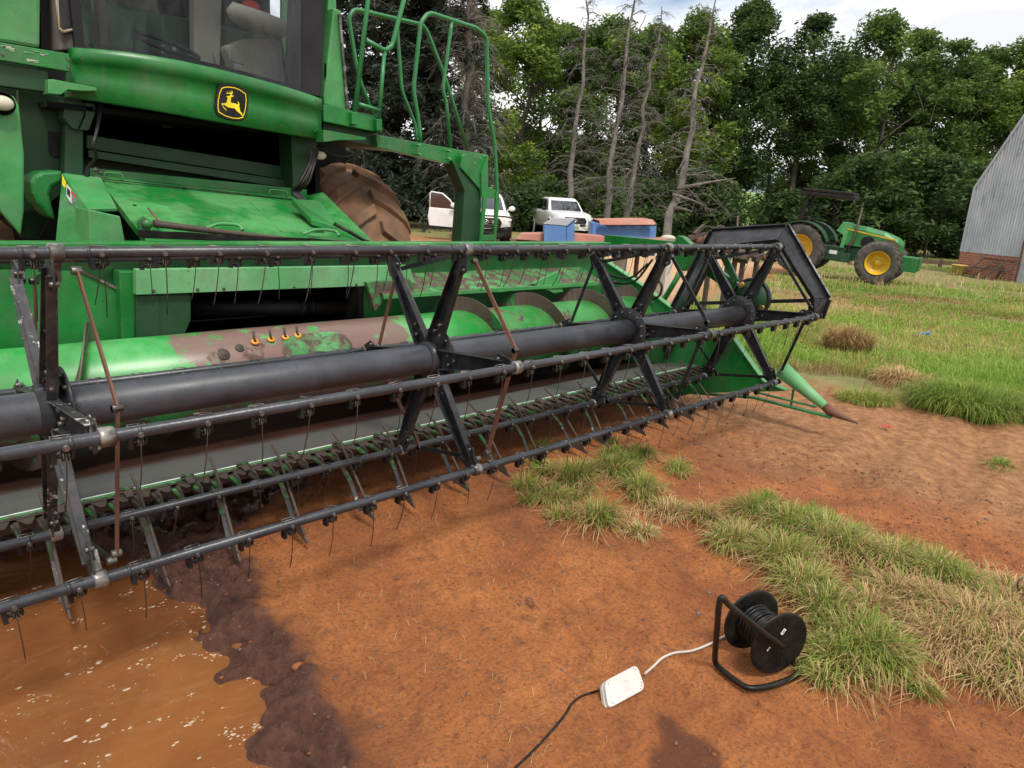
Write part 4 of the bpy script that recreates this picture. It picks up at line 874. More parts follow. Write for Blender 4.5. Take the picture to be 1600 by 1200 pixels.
plate('tank_cover', [(-200, -200), (72, -200), (64, 0), (63, 76), (0, 66), (-200, 40)], 2.48, .3, 'green_faded', .02)
plate('hinge_frame', [(62, -60), (85, -60), (85, 70), (84, 80), (64, 76)], 2.62, .05, 'cab_dark')
bar_ = plate('step_bar', [(-200, 32), (0, 66), (108, 84), (110, 112), (0, 94), (-200, 60)], 2.38, .05, 'green', .004)
rs_ = random.Random(5)
for k in range(18):
    x = rs_.uniform(-10, 84); y = 66 + x * .17 + rs_.choice((4, 8, 19)) + rs_.uniform(-1, 2); w_ = rs_.uniform(4, 16); h_ = rs_.uniform(1.2, 3.2)
    MB().prism([at(*q, Y=2.379) for q in ((x, y), (x + w_, y + w_ * .17), (x + w_ * .95, y + w_ * .17 + h_), (x + w_ * .4, y + w_ * .07 + h_ * 1.2), (x + 1, y + h_))], (0, -.001 - .0004 * (k % 5), 0)).build('worn_decal', 'green_pale' if k % 3 else 'sack', bar_)

for c_ in ((106, 92), (107, 104), (4, 84)): q = at(*c_, Y=2.379); MB().cyl(q - Vector((0, .006, 0)), q, .008, n=6).build('bolt', 'bolt', bar_)
for c_ in ((128, 92), (126, 140), (494, 158), (493, 205), (300, 172), (440, 197)): q = at(*c_, Y=TY(c_[0]) - .006); MB().cyl(q, q + Vector((0, .02, 0)), .007, n=6).build('trim_bolt', 'rust_dark', tr_)
rs_ = random.Random(8)
plate('step_underbeam', [(-200, 64), (0, 98), (75, 110), (76, 144), (0, 134), (-200, 108)], 2.42, .1, 'green_deep', .004)
# feeder house
Lf, Rf = at(165, 281, Y=2.5), at(470, 314, Y=2.5)
FL0, FL1, FR0, FR1 = at(228, 375, Y=1.55), at(150, 274, Y=2.62), at(575, 388, Y=1.55), at(478, 308, Y=2.62)
def slab(name, c, mat, t=.03, bev=.004, parent=None):
    nrm = (c[1] - c[0]).cross(c[2] - c[0]).normalized(); nrm = nrm if nrm.z > 0 else -nrm
    return MB().prism([p_ - nrm * t for p_ in c], nrm * t).build(name, mat, parent or CO, bevel=bev)
slab('feeder_lid', [FL0, FR0, FR1, FL1], 'green_floor', .04)
mb = MB(); a_, b_ = Lf + Vector((0, 0, .004)), Rf + Vector((0, 0, .004)); mb.bar(a_, b_, .016, .006, (0, 0, 1)); mb.build('lid_seam', 'black_iron', CO)
for u0, u1, v0, v1 in ((.02, .98, .94, .955), (.62, .80, .20, .215), (.62, .625, .2, .75), (.80, .805, .2, .6)):
    f_ = lambda u_, v_: FL0.lerp(FR0, u_).lerp(FL1.lerp(FR1, u_), v_) + Vector((0, 0, .001))
    MB().prism([f_(u0, v0), f_(u1, v0), f_(u1, v1), f_(u0, v1)], (0, 0, .005)).build('lid_rib', 'green_floor', CO)
for u_, v_ in ((.06, .12), (.06, .5), (.06, .88), (.35, .9), (.65, .9), (.94, .88), (.94, .5), (.5, .1), (.3, .12)):
    q = FL0.lerp(FR0, u_).lerp(FL1.lerp(FR1, u_), v_); MB().cyl(q, q + Vector((0, 0, .010)), .010, n=6).build('lid_bolt', 'rust_dark', CO)
mb = MB(); mb.prism([at(*q, Y=2.62) for q in ((140, 262), (480, 296), (480, 312), (140, 282))], (0, .1, 0)); mb.build('feeder_crossbeam', 'green', CO, bevel=.006)
# left cheek of the feeder house
A_, B_, C_, D_ = at(97, 270, Y=2.45), at(83, 385, Y=1.75), at(138, 385, Y=1.65), at(137, 325, Y=1.9)
mb = MB(); mb.prism([A_, at(84, 400, Y=1.8), at(140, 400, Y=1.62), at(136, 325, Y=1.95)], (.05, .05, 0)); mb.build('feeder_cheek', 'green', CO, bevel=.004)
slab('cheek_top', [at(97, 270, Y=2.45), at(137, 326, Y=1.93), at(183, 325, Y=1.93), at(158, 277, Y=2.5)], 'green_faded', .02)
plate('cheek_front', [(138, 327), (188, 338), (200, 400), (142, 400)], 1.62, .25, 'green_faded', .006)
plate('yellow_label', [(97, 272), (103, 284), (102, 296), (97, 288)], 2.30, .002, 'yellow_clean', 0)
mb = MB(); mb.prism([at(*q, Y=2.10) for q in ((104, 287), (118, 306), (118, 328), (104, 306))], (0, .002, 0), 0); mb.prism([at(*q, Y=2.098) for q in ((111, 297), (118, 306), (118, 311), (111, 302))], (0, .001, 0), 1)
for k in range(4): mb.prism([at(*q, Y=2.097) for q in ((112, 305 + k * 4), (117.5, 312 + k * 4), (117.5, 314 + k * 4), (112, 307 + k * 4))], (0, .001, 0), 2)
mb.prism([at(*q, Y=2.097) for q in ((105, 292), (109.5, 298), (109.5, 309), (105, 303))], (0, .001, 0), 2)
mb.build('warning_label', ['white_paint', 'red_plastic', 'cab_dark'], CO)
# right rib, cover box, front rolled flap
slab('feeder_rib', [at(478, 305, Y=2.5), at(505, 300, Y=2.55), at(590, 384, Y=1.65), at(545, 384, Y=1.65)], 'green_floor', .08)
mb = MB(); c = [at(456, 320, Y=2.15), at(487, 352, Y=1.88), at(529, 365, Y=1.88), at(500, 322, Y=2.15)]; top_ = [p_ + Vector((0, 0, .04)) for p_ in c]
mb.hexa(c + top_); c2 = [at(487, 352, Y=1.88), at(525, 380, Y=1.72), at(535, 366, Y=1.78), at(529, 362, Y=1.88)]; mb.build('hose_cover', 'green', CO, bevel=.006)
rs2 = random.Random(4); up__ = [(216 + k * 21, (360 + k * 1.05) + rs2.uniform(-1.2, 1.2)) for k in range(21)]; lo__ = [(216 + k * 21, min(383, 371 + k * .75 + rs2.uniform(-1, 1.5))) for k in range(20, -1, -1)]
MB().prism([at(*q, Y=1.575) for q in up__ + lo__], (0, .012, 0)).build('rubber_flap', 'black_plastic', CO)
mb = MB(); mb.tube([at(240, 349, Y=1.6), at(300, 357, Y=1.6), at(380, 366, Y=1.6), at(450, 373, Y=1.6), at(560, 378, Y=1.6)], [.02, .018, .014, .01, .006], 8, 0)
mb.tube([at(232, 326, Y=1.8), at(252, 350, Y=1.62)], .006, 6, 1); mb.lathe([(0, -.02), (.022, -.02), (.022, .02), (0, .02)], at(230, 350, Y=1.60), (0, 1, 0), 14, 2)
mb.prism([at(*q, Y=1.63) for q in ((216, 345), (225, 338), (236, 346), (235, 362), (217, 362))], (0, .02, 0), 2)
mb.build('latch_rod', ['rust_dark', 'rust', 'green'], CO)
for x0 in (322, 473):
    mb = MB()
    mb.tube(catmull([at(x0, 357 + (x0 - 322) * .06, Y=1.64), at(x0 + 20, 350 + (x0 - 322) * .06, Y=1.68), at(x0 + 50, 352 + (x0 - 322) * .06, Y=1.68), at(x0 + 57, 360 + (x0 - 322) * .06, Y=1.64)], 5), .010, 8)
    mb.prism([at(*q, Y=1.70) for q in ((x0 + 8, 343 + (x0 - 322) * .1), (x0 + 33, 344 + (x0 - 322) * .1), (x0 + 34, 352 + (x0 - 322) * .08), (x0 + 9, 352 + (x0 - 322) * .08))], (0, .01, 0))
    mb.build('lid_handle', 'green_faded', CO)
mb = MB()
for x0, y0 in ((163, 272), (421, 299)): mb.tube([at(x0, y0 + 9, Y=2.55), at(x0, y0 - 1, Y=2.55), at(x0 + 3, y0 - 3, Y=2.55), at(x0 + 25, y0 - 1, Y=2.55), at(x0 + 28, y0 + 2, Y=2.55), at(x0 + 28, y0 + 11, Y=2.55)], .005, 6)
mb.build('grab_loop', 'green_faded', CO)
mb = MB()
for q in ((150, 268), (157, 272), (152, 280), (160, 284)): c = at(*q, Y=2.5); mb.cyl(c, c + Vector((0, -.01, .02)), .012, n=8)
mb.build('hydraulic_fitting', 'steel_worn', CO)
pts = [at(x, y, Y=y_) for x, y, y_ in ((52, 280, 2.45), (60, 270, 2.45), (80, 266, 2.45), (98, 268, 2.5))]
mb = MB(); c0, c1 = at(75, 300, Y=2.5), at(100, 300, Y=2.62)
mb.prism([at(*q, Y=2.36) for q in ((49, 285), (54, 274), (66, 268), (98, 266), (96, 285), (82, 292), (78, 305), (88, 345), (76, 338), (58, 318), (51, 303))], (0, .25, 0)); mb.build('fuel_tank', 'green', CO, bevel=.04)
# hose bundles
mb = MB()
for k in range(9):
    a_ = rs_.uniform(-6, 6); mb.tube(catmull([at(492 + a_, 232, Y=2.45), at(486 + a_ * .8, 260 + rs_.uniform(-4, 4), Y=2.36), at(474 + a_ * 1.3, 285, Y=2.33), at(462 + a_, 300, Y=2.36), at(478 + a_ * .6, 318, Y=2.28)], 5), rs_.uniform(.006, .011), 7)
mb.build('hose_bundle', 'black_plastic', CO)
MB().tube(catmull([at(505, 232, Y=2.4), at(520, 242, Y=2.4), at(545, 244, Y=2.4), at(558, 234, Y=2.4)], 5), .006, 7).build('hose', 'black_plastic', CO)
mb = MB()
mb.tube(catmull([at(522, 350, Y=1.8), at(545, 362, Y=1.72), at(570, 376, Y=1.7), at(590, 382, Y=1.7)], 5), .012, 7); mb.build('hose', 'black_plastic', CO)
mb = MB()
for k in range(4):
    a_ = rs_.uniform(-4, 4); mb.tube(catmull([at(158 + a_ * 2, 158, Y=2.5), at(152 + a_, 200, Y=2.46), at(146 + a_, 225, Y=2.42), at(150 + a_, 245, Y=2.44), at(138 + a_, 262, Y=2.46), at(134 + a_, 277, Y=2.46)], 6), .006, 7)
mb.build('hose_bundle', 'black_plastic', CO)
# front wheel
WX, WY, WZ, WR = 2.93, 3.52, .74, .93
def tyre(mb, c, ax, Rr, wd, lugs, lugh, mi=0, rimr=.55, inner=.0):
    a, b, d = basis(ax); c = Vector(c); h = wd / 2
    pr = [(Rr * rimr, -h * .75), (Rr * .66, -h * .95), (Rr * .82, -h), (Rr * .93, -h * .92), (Rr * .975, -h * .7), (Rr, -h * .3), (Rr, h * .3), (Rr * .975, h * .7), (Rr * .93, h * .92), (Rr * .82, h), (Rr * .66, h * .95), (Rr * rimr, h * .75)]
    mb.lathe(pr, c, ax, 56, mi)
    def pt(t, r, x): return c + d * x + (a * math.cos(t) + b * math.sin(t)) * r
    for k in range(lugs):
        for sd_ in (-1, 1):
            t0_ = 2 * math.pi * (k + (.5 if sd_ > 0 else 0)) / lugs; sw = 2 * math.pi / lugs * .95; th = 2 * math.pi / lugs * .20
            pr_ = [(0, Rr * .995, .03), (.35, Rr * .992, .40), (.75, Rr * .965, .78), (1, Rr * .90, .97), (1.08, Rr * .84, 1.0)]; rows = []
            for u_, r_, xx in pr_:
                w_ = th * (1 + .25 * u_); t = t0_ + sw * u_ * .8
                rows.append([pt(t - w_, r_ - .01, sd_ * xx * h), pt(t - w_ * .75, r_ + lugh * (1 - .35 * u_), sd_ * xx * h), pt(t + w_ * .75, r_ + lugh * (1 - .35 * u_), sd_ * xx * h), pt(t + w_, r_ - .01, sd_ * xx * h)])
            vs = [v for r_ in rows for v in r_]; fs = []
            for i in range(len(rows) - 1):
                for j in range(3): fs.append((i * 4 + j, i * 4 + j + 1, i * 4 + j + 5, i * 4 + j + 4))
            fs += [(0, 1, 2, 3), tuple(len(vs) - 4 + j for j in (3, 2, 1, 0))]
            mb.add(vs, fs, mi)
mb = MB(); tyre(mb, (WX, WY, WZ), (1, .0, -.06), WR, .78, 19, .055); wl = mb.build('front_tyre', 'tyre_mud', CO, bevel=.008, segs=1)
MB().lathe([(0, -.1), (.2, -.1), (.45, -.25), (.53, -.3), (.55, -.3), (.55, .3), (.45, .25), (0, .2)], (WX, WY, WZ), (1, 0, 0), 32).build('rim', 'yellow', wl)
mb = MB(); mb.box((.5, 2.95, .75), (2.4, 6.2, 1.6)); mb.box((.2, 3.3, 1.45), (2.6, 8, 2.6)); mb.build('body', 'green_deep', CO, bevel=.03)
mb = MB(); tyre(mb, (.05, WY, WZ), (1, 0, 0), WR, .78, 19, .055); mb.build('front_tyre', 'tyre_mud', CO)
#PART4
# ------------------------------------------------------------------ cable drum, junction box, cords
g0 = at(1116, 1036, Z=0.012)
CD = thing('cable_drum', 'black plastic cable drum with round flanges in a bent tube stand beside the grass', 'cable drum', (g0.x, g0.y, 0))
E_ = at(1217, 1005, Z=.12); Rr_ = at(1174, 968, Z=.12); axd = (E_ - Rr_).normalized(); 
dT = at(1124, 937, D=1) - CAM; T_ = CAM + dT * ((E_ + axd * .024 - CAM).dot(axd) / dT.dot(axd))
base = [at(*q, Z=.012) for q in ((1114, 1030), (1130, 1048), (1150, 1064), (1172, 1075), (1205, 1071), (1240, 1058), (1250, 1048), (1247, 1040), (1238, 1034))]
up_ = [g0.lerp(T_, .25) + Vector((0, 0, 0)), g0.lerp(T_, .6), g0.lerp(T_, .9), T_ + Vector((.012, -.002, .004)), T_.lerp(E_ + axd * .022, .15) + Vector((0, 0, .006)), T_.lerp(E_ + axd * .022, .6)]
En = E_ + axd * .020
path = catmull(list(reversed(base))[:-1] + [at(1118, 1035, Z=.014)] + up_ + [En], 5)
MB().tube(path, .0098, 14).build('stand', 'black_plastic', CD)
def flange(c, nm):
    mb = MB(); mb.lathe([(.0, -.003), (.095, -.003), (.111, -.004), (.114, 0), (.111, .004), (.095, .003), (.0, .003)], c, axd, 56)
    a, b, d = basis(axd)
    for k in range(24):
        t = 2 * math.pi * k / 24; r0, r1 = (.035, .1) if k % 2 else (.05, .105)
        u_ = a * math.cos(t) + b * math.sin(t); mb.bar(c + u_ * r0 + d * .0034, c + u_ * r1 + d * .0034, .0010, .0008, d)
    return mb.build(nm, 'black_plastic', CD)
f1 = flange(E_, 'flange'); flange(Rr_, 'flange')
mb = MB(); mb.cyl(E_, Rr_, .034, n=32); mb.build('hub', 'black_plastic', CD)
mb = MB(); Lc = (E_ - Rr_).length; a, b, d = basis(axd)
hel = []; turns = 11
for i in range(turns * 20):
    t = 2 * math.pi * i / 20; x = .006 + (Lc - .014) * (i / (turns * 20)); r_ = .060 + .003 * math.sin(i * .013 * 7); hel.append(Rr_ + d * x + (a * math.cos(t) + b * math.sin(t)) * r_)
mb.tube(hel, .0058, 8); mb.build('wound_cable', 'black_plastic', CD)
def sticker(px, py, w_, h_, ang):
    c = at(px, py, Z=.1); n_ = axd; tt = (c - CAM); k = (E_ + n_ * .0042 - CAM).dot(n_) / tt.dot(n_); c = CAM + tt * k
    r_ = RGT - n_ * RGT.dot(n_); r_.normalize(); u_ = n_.cross(r_).normalized(); u_ = u_ if u_.z > 0 else -u_
    r2 = r_ * math.cos(R(ang)) + u_ * math.sin(R(ang)); u2 = -r_ * math.sin(R(ang)) + u_ * math.cos(R(ang))
    mb = MB(); mb.prism([c + r2 * w_ * sx / 2 + u2 * h_ * sy / 2 for sx, sy in ((-1, -1), (1, -1), (1, 1), (-1, 1))], n_ * .0006)
    for i in range(7): p_ = c + r2 * (w_ * (-.25 + i * .085)) + n_ * .0007; mb.bar(p_ - u2 * h_ * .2, p_ + u2 * h_ * .12, .0012 + .0008 * (i % 2), .0004, n_, 1)
    mb.build('sticker', ['white_paint', 'cab_dark'], f1)
if axd.dot(CAM - E_) > 0: sticker(1224, 987, .022, .012, 52); sticker(1201, 1014, .016, .005, 48)
# junction box
BL, BR_ = at(951, 1108, Z=.006), at(1010, 1076, Z=.006); TL, TR = at(944, 1064, Z=.052), at(996, 1037, Z=.052)
nrm = (BR_ - BL).cross(TL - BL).normalized(); nrm = nrm if nrm.dot(CAM - BL) > 0 else -nrm
JB = thing('junction_box', 'dirty white plastic cable junction box lying on the red soil between two cords', 'junction box', (BL.x, BL.y, 0))
TR2 = TR + (BR_ - TR) * .12
def rq(c, r, k=5):
    o = []; n = len(c)
    for i in range(n):
        p, a_, b_ = c[i], c[i - 1], c[(i + 1) % n]; s0 = p + (a_ - p).normalized() * r; s1 = p + (b_ - p).normalized() * r
        for j in range(k + 1): t = j / k; o.append(s0.lerp(p, t).lerp(p.lerp(s1, t), t))
    return o
fc = rq([BL, BR_, TR, TL], .022)
MB().prism([q - nrm * .016 for q in fc], -nrm * .020).build('box_base', 'white_plastic', JB, bevel=.004)
cc = sum(fc, Vector()) / len(fc)
lid = MB().prism([cc + (q - cc) * .985 for q in fc], -nrm * .0145).build('box_lid', 'white_plastic', JB, bevel=.004)
mb = MB()
for q in rq([BL.lerp(cc, .2), BR_.lerp(cc, .2), TR.lerp(cc, .2), TL.lerp(cc, .2)], .006, 1): mb.cyl(q - nrm * .001, q + nrm * .0006, .0018, n=8)
mb.build('screw', 'rust_dark', lid)
p_ = [at(1008, 1052, Z=.026), at(1020, 1042, Z=.012)] + [at(*q, Z=.006) for q in ((1035, 1028), (1055, 1020), (1080, 1017), (1105, 1008), (1128, 996))] + [at(1150, 985, Z=.02), Rr_ + Vector((0, 0, -.055))]
tag(MB().tube(catmull(p_, 7), .0042, 9).build('power_cord', 'white_cord'), 'off white cord running from the junction box to the cable drum', 'cord')
p_ = [at(936, 1079, Z=.018)] + [at(*q, Z=hz(*at(*q, Z=0)[:2]) + .004) for q in ((922, 1083), (906, 1089), (893, 1100), (884, 1115), (868, 1135), (850, 1155), (826, 1180), (800, 1205), (770, 1240))]
tag(MB().tube(catmull(p_, 7), .0038, 9).build('power_cord', 'black_plastic'), 'thin black cord curving from the junction box towards the bottom of the picture', 'cord')
p_ = [at(*q, Z=z_) for q, z_ in (((1660, 940), .05), ((1600, 943), .06), ((1560, 938), .07), ((1515, 933), .06), ((1480, 936), .05), ((1452, 945), .05), ((1475, 960), .05), ((1505, 975), .04), ((1530, 988), .04), ((1510, 992), .03))]
tag(MB().tube(catmull(p_, 6), .0042, 8).build('cable', 'black_plastic'), 'dark cable lying loosely over the dry grass near the right edge', 'cable')
p_ = [at(*q, Z=z_) for q, z_ in (((1640, 900), .16), ((1600, 903), .15), ((1590, 912), .12), ((1594, 930), .07), ((1602, 948), .02))]
tag(MB().tube(catmull(p_, 6), .003, 7).build('wire_loop', 'steel_worn'), 'bent grey wire standing up from the soil at the right edge', 'wire')
def pebble(px, py, s_, label, mat='stone'):
    q = at(px, py, Z=0); z_ = hz(q.x, q.y); mb = MB(); mb.sph((0, 0, 0), 1, n=12, k=8)
    sd_ = rnd.random() * 50
    mb.v = [tuple(Vector(v) * (1 + .35 * mnoise.noise(Vector(v) * 1.3 + Vector((sd_, 0, 0))))) for v in mb.v]; mb.v = [(v[0] * s_ * 1.3 + q.x, v[1] * s_ + q.y, v[2] * s_ * .6 + z_ + s_ * .2) for v in mb.v]
    return tag(mb.build('stone' if mat == 'stone' else 'clod', mat), label, 'stone')
pebble(1108, 927, .009, 'dark flat stone just above the cable drum stand'); pebble(1092, 957, .010, 'reddish round stone left of the cable drum stand')
pebble(1056, 1163, .0065, 'small pale stone lying on the damp dark stain'); pebble(388, 938, .016, 'light orange clod at the edge of the dark mud', 'soil')
pebble(466, 1048, .017, 'orange clod on the muddy bank above the bottom edge', 'soil'); pebble(1200, 1050, .006, 'tiny stone under the cable drum')
q = at(829, 943, Z=.006); mb = MB(); 
for k, (dx, dy) in enumerate(((0, 0), (.012, .016))): mb.tube([(q.x + dx + .010 * math.cos(t), q.y + dy + .018 * math.sin(t), .008 + .003 * math.sin(t * 2 + k)) for t in [2 * math.pi * j / 16 for j in range(16)]], .003, 6, closed=True)
tag(mb.build('chain_link', 'rust'), 'rusty chain links half sunk in the open red soil', 'chain')
mb = MB(); q = at(1386, 668, Z=0)
for k in range(5): mb.bar(q + Vector((rnd.uniform(-.03, .03), rnd.uniform(-.02, .02), .01)), q + Vector((rnd.uniform(-.05, .05), rnd.uniform(-.04, .04), .015)), .018, .003)
tag(mb.build('red_scrap', 'red_plastic'), 'scrap of red plastic on the soil beyond the divider tip', 'litter')
q = at(1440, 537, Z=0); mb = MB(); 
for k in range(3): mb.bar(q + Vector((rnd.uniform(-.06, .06), rnd.uniform(-.05, .05), .12)), q + Vector((rnd.uniform(-.1, .1), rnd.uniform(-.08, .08), .15)), .05, .004)
tag(mb.build('blue_scrap', 'blue_paint'), 'scrap of blue plastic caught in the grass field', 'litter')

# ------------------------------------------------------------------ vehicles
def place(root, M):
    root.matrix_world = M
def pickup(label, c, yaw, bull=False, door=False, plate_txt=None, sc=.91):
    """white double cab pickup, local: x across, y backwards from the nose, z up"""
    root = thing('pickup_truck', label, 'pickup truck')
    M = Matrix.Translation(c) @ Matrix.Rotation(yaw, 4, 'Z') @ Matrix.Scale(sc, 4)
    def B(mb, nm, mt, par=None, bev=0, **k):
        return mb.build(nm, mt, par or root, bevel=bev * sc, M=M, **k)
    st = [  # y, half width, z bottom, z shoulder, z top centre, half width at top
        (.0, .60, .42, .80, .98, .50), (.05, .74, .40, .86, 1.03, .62), (.22, .86, .38, .92, 1.08, .74), (.7, .925, .38, .98, 1.12, .80), (1.25, .93, .42, 1.02, 1.16, .82), (1.6, .93, .42, 1.03, 1.17, .82),
        (2.5, .93, .42, 1.04, 1.18, .85), (3.75, .93, .42, 1.05, 1.18, .86), (3.78, .93, .42, 1.05, 1.22, .88), (5.15, .93, .45, 1.06, 1.22, .88), (5.25, .90, .50, 1.05, 1.20, .86)]
    vs = []; n = 0
    for y, hw, zb, zs, zt, ht in st:
        half = [(0, zb), (hw * .85, zb), (hw * .97, zb + .12), (hw, (zb + zs) / 2), (hw * .99, zs), (ht + (hw - ht) * .45, zt - .03), (ht, zt), (ht * .5, zt + .02), (0, zt + .025)]
        ring = [(x, y, z) for x, z in half] + [(-x, y, z) for x, z in half[-2:0:-1]]; n = len(ring); vs += ring
    fs = [(i * n + j, i * n + (j + 1) % n, (i + 1) * n + (j + 1) % n, (i + 1) * n + j) for i in range(len(st) - 1) for j in range(n)] + [tuple(range(n)), tuple(range(len(vs) - 1, len(vs) - n - 1, -1))]
    mb = MB().add(vs, fs, 0, True); body = B(mb, 'body', 'white_paint')
    # cabin
    cb = [(1.42, .80, 1.15), (2.0, .73, 1.62), (2.25, .68, 1.74), (3.2, .68, 1.75), (3.6, .72, 1.66), (3.80, .78, 1.16)]
    vs = []
    for y, hw, z in cb: vs += [(-hw - (.06 if z > 1.3 else .06), y, 1.12), (-hw, y, z - .05 if z > 1.3 else z), (-hw + .1, y, z), (hw - .1, y, z), (hw, y, z - .05 if z > 1.3 else z), (hw + .06, y, 1.12)]
    fs = [(i * 6 + j, i * 6 + j + 1, (i + 1) * 6 + j + 1, (i + 1) * 6 + j) for i in range(5) for j in range(5)] + [tuple(range(6)), tuple(range(35, 29, -1))]
    B(MB().add(vs, fs, 0, False), 'cabin', 'white_paint', bev=.02)
    B(MB().prism([(-.72, 1.44, 1.185), (.72, 1.44, 1.185), (.63, 1.995, 1.60), (-.63, 1.995, 1.60)], (0, -.012, .014)), 'windscreen', 'car_glass')
    for s in (-1, 1):
        for q in ([(.868, 1.75, 1.19), (.768, 2.12, 1.60), (.750, 2.60, 1.66), (.865, 2.62, 1.19)], [(.865, 2.70, 1.19), (.750, 2.68, 1.66), (.770, 3.30, 1.64), (.862, 3.6, 1.20)]):
            B(MB().prism([(s * x, y, z) for x, y, z in q], (s * .012, 0, .002)), 'side_window', 'car_glass')
        B(MB().prism([(s * .62, .012, .80), (s * .90, .20, .86), (s * .90, .34, .97), (s * .74, .14, .965), (s * .60, .035, .92)], (0, -.02, .01)), 'headlight', 'lamp_glass', bev=.008)
        m_ = MB(); m_.sph((s * 1.04, 1.62, 1.24), (.12, .06, .09), n=12, k=8); m_.bar((s * .86, 1.66, 1.18), (s * .98, 1.64, 1.2), .04, .04); B(m_, 'mirror', 'white_paint' if bull else 'black_plastic')
        for y in (.95, 4.15):
            m_ = MB(); tyre(m_, (s * .79, y, .385), (s, 0, 0), .385, .26, 26, .010, rimr=.6)
            wh = B(m_, 'wheel', 'tyre'); B(MB().lathe([(0, .06), (.1, .07), (.13, .04), (.21, .03), (.235, .1), (.24, .11), (.24, -.1)], (s * .79, y, .385), (s, 0, 0), 20), 'rim', 'chrome', wh)
            m_ = MB(); m_.lathe([(.40, -.04), (.50, -.04), (.50, .01), (.44, .035), (.40, .01)], (s * .925, y, .40), (s, 0, 0), 28); B(m_, 'wheel_arch', 'black_plastic' if bull else 'white_paint')
            B(MB().lathe([(0, -.3), (.43, -.3), (.43, .012), (0, .012)], (s * .92, y, .40), (s, 0, 0), 24), 'wheel_well', 'black_iron')
    m_ = MB(); m_.prism([(-.46, -.012, .93), (.46, -.012, .93), (.56, .0, .80), (.48, -.012, .55), (-.48, -.012, .55), (-.56, 0, .80)], (0, .05, 0)); gr_ = B(m_, 'grille', 'black_iron', bev=.01)
    m_ = MB(); 
    for z in (.86, .78, .70, .62): m_.bar((-.44, -.018, z), (.44, -.018, z), .012, .012, (0, 1, 0))
    m_.tube([(.10 * math.cos(t), -.03, .80 + .062 * math.sin(t)) for t in [2 * math.pi * j / 18 for j in range(18)]], .010, 6, closed=True)
    m_.tube([(.032 * math.cos(t), -.032, .80 + .058 * math.sin(t)) for t in [2 * math.pi * j / 14 for j in range(14)]], .008, 6, closed=True); m_.tube([(.07 * math.cos(t), -.032, .828 + .026 * math.sin(t)) for t in [2 * math.pi * j / 14 for j in range(14)]], .008, 6, closed=True)
    B(m_, 'grille_emblem', 'chrome', gr_)
    m_ = MB(); m_.prism([(-.86, .10, .66), (-.5, -.04, .64), (.5, -.04, .64), (.86, .10, .66), (.86, .14, .42), (.5, -.03, .38), (-.5, -.03, .38), (-.86, .14, .42)], (0, .12, 0)); bp_ = B(m_, 'bumper', 'black_plastic' if bull else 'white_paint', bev=.03)
    pz = .54 if bull else .60
    npl = B(MB().box((-.22, -.085, pz - .05), (.22, -.07, pz + .05)), 'number_plate', 'white_paint', bp_)
    if plate_txt:
        cu = bpy.data.curves.new('number', 'FONT'); cu.body = plate_txt; cu.size = .10; cu.align_x = 'CENTER'; cu.align_y = 'CENTER'; cu.extrude = .002
        to = bpy.data.objects.new('number_text', cu); col.objects.link(to); to.matrix_world = M @ Matrix.Translation((0, -.088, pz)) @ Matrix.Rotation(R(90), 4, 'X'); dg = bpy.context.evaluated_depsgraph_get(); dg.update()
        me = bpy.data.meshes.new_from_object(to.evaluated_get(dg)); me.transform(to.matrix_world); bpy.data.objects.remove(to); me.materials.clear(); me.materials.append(MATS['cab_dark'])
        t2 = bpy.data.objects.new('number_text', me); col.objects.link(t2); t2.parent = bp_
    if bull:
        m_ = MB(); m_.tube(catmull([(-.90, .16, .62), (-.95, -.02, .80), (-.90, -.10, .95), (-.6, -.18, 1.0), (0, -.2, 1.0), (.6, -.18, 1.0), (.90, -.10, .95), (.95, -.02, .80), (.90, .16, .62)], 5), .028, 10)
        m_.tube([(-.9, -.06, .66), (-.5, -.17, .62), (.5, -.17, .62), (.9, -.06, .66)], .028, 8); m_.prism([(-.92, 0, .62), (-.5, -.16, .56), (.5, -.16, .56), (.92, 0, .62), (.80, .05, .36), (.5, -.10, .30), (-.5, -.10, .30), (-.80, .05, .36)], (0, .12, 0))
        B(m_, 'bull_bar', 'black_plastic', bev=.01)
        for x in (.30, -.30): B(MB().lathe([(0, -.03), (.085, -.03), (.09, 0), (.05, .05), (0, .06)], (x, -.20, .80), (0, 1, 0), 20), 'spot_lamp', 'lamp_glass')
        B(MB().tube([(.72, .3, 1.1), (.74, .32, 2.3)], .006, 5), 'aerial', 'black_iron')
    if door:
        Md = Matrix.Translation((-.93, 1.72, 0)) @ Matrix.Rotation(R(74), 4, 'Z')
        m_ = MB(); dp = [(0, 0, .45), (0, .0, 1.10), (0, 1.02, 1.12), (0, 1.06, .80), (0, 1.0, .47)]
        m_.prism([Md @ Vector(p_) for p_ in dp], Md.to_3x3() @ Vector((.08, 0, 0))); d_ = B(m_, 'open_door', 'white_paint', bev=.02)
        m_ = MB(); ps = [(.04, .02, 1.10), (.04, .28, 1.42), (.04, .55, 1.62), (.04, .95, 1.66), (.04, 1.0, 1.60), (.04, 1.0, 1.12)]; m_.tube([Md @ Vector(p_) for p_ in ps], .026, 8); B(m_, 'window_frame', 'white_paint', d_)
        B(MB().prism([Md @ Vector(p_) for p_ in ps], Md.to_3x3() @ Vector((.006, 0, 0))), 'door_window', 'car_glass', d_)
        m_ = MB(); m_.prism([Md @ Vector(p_) for p_ in ((-.01, 0, .38), (-.01, 0, .47), (-.01, 1.0, .49), (-.01, .98, .40))], Md.to_3x3() @ Vector((.10, 0, 0))); B(m_, 'door_sill', 'black_iron', d_)
        m_ = MB(); m_.sph(Md @ Vector((.12, .12, 1.2)), (.10, .06, .08), n=12, k=8); B(m_, 'door_mirror', 'white_paint', d_)
    return root
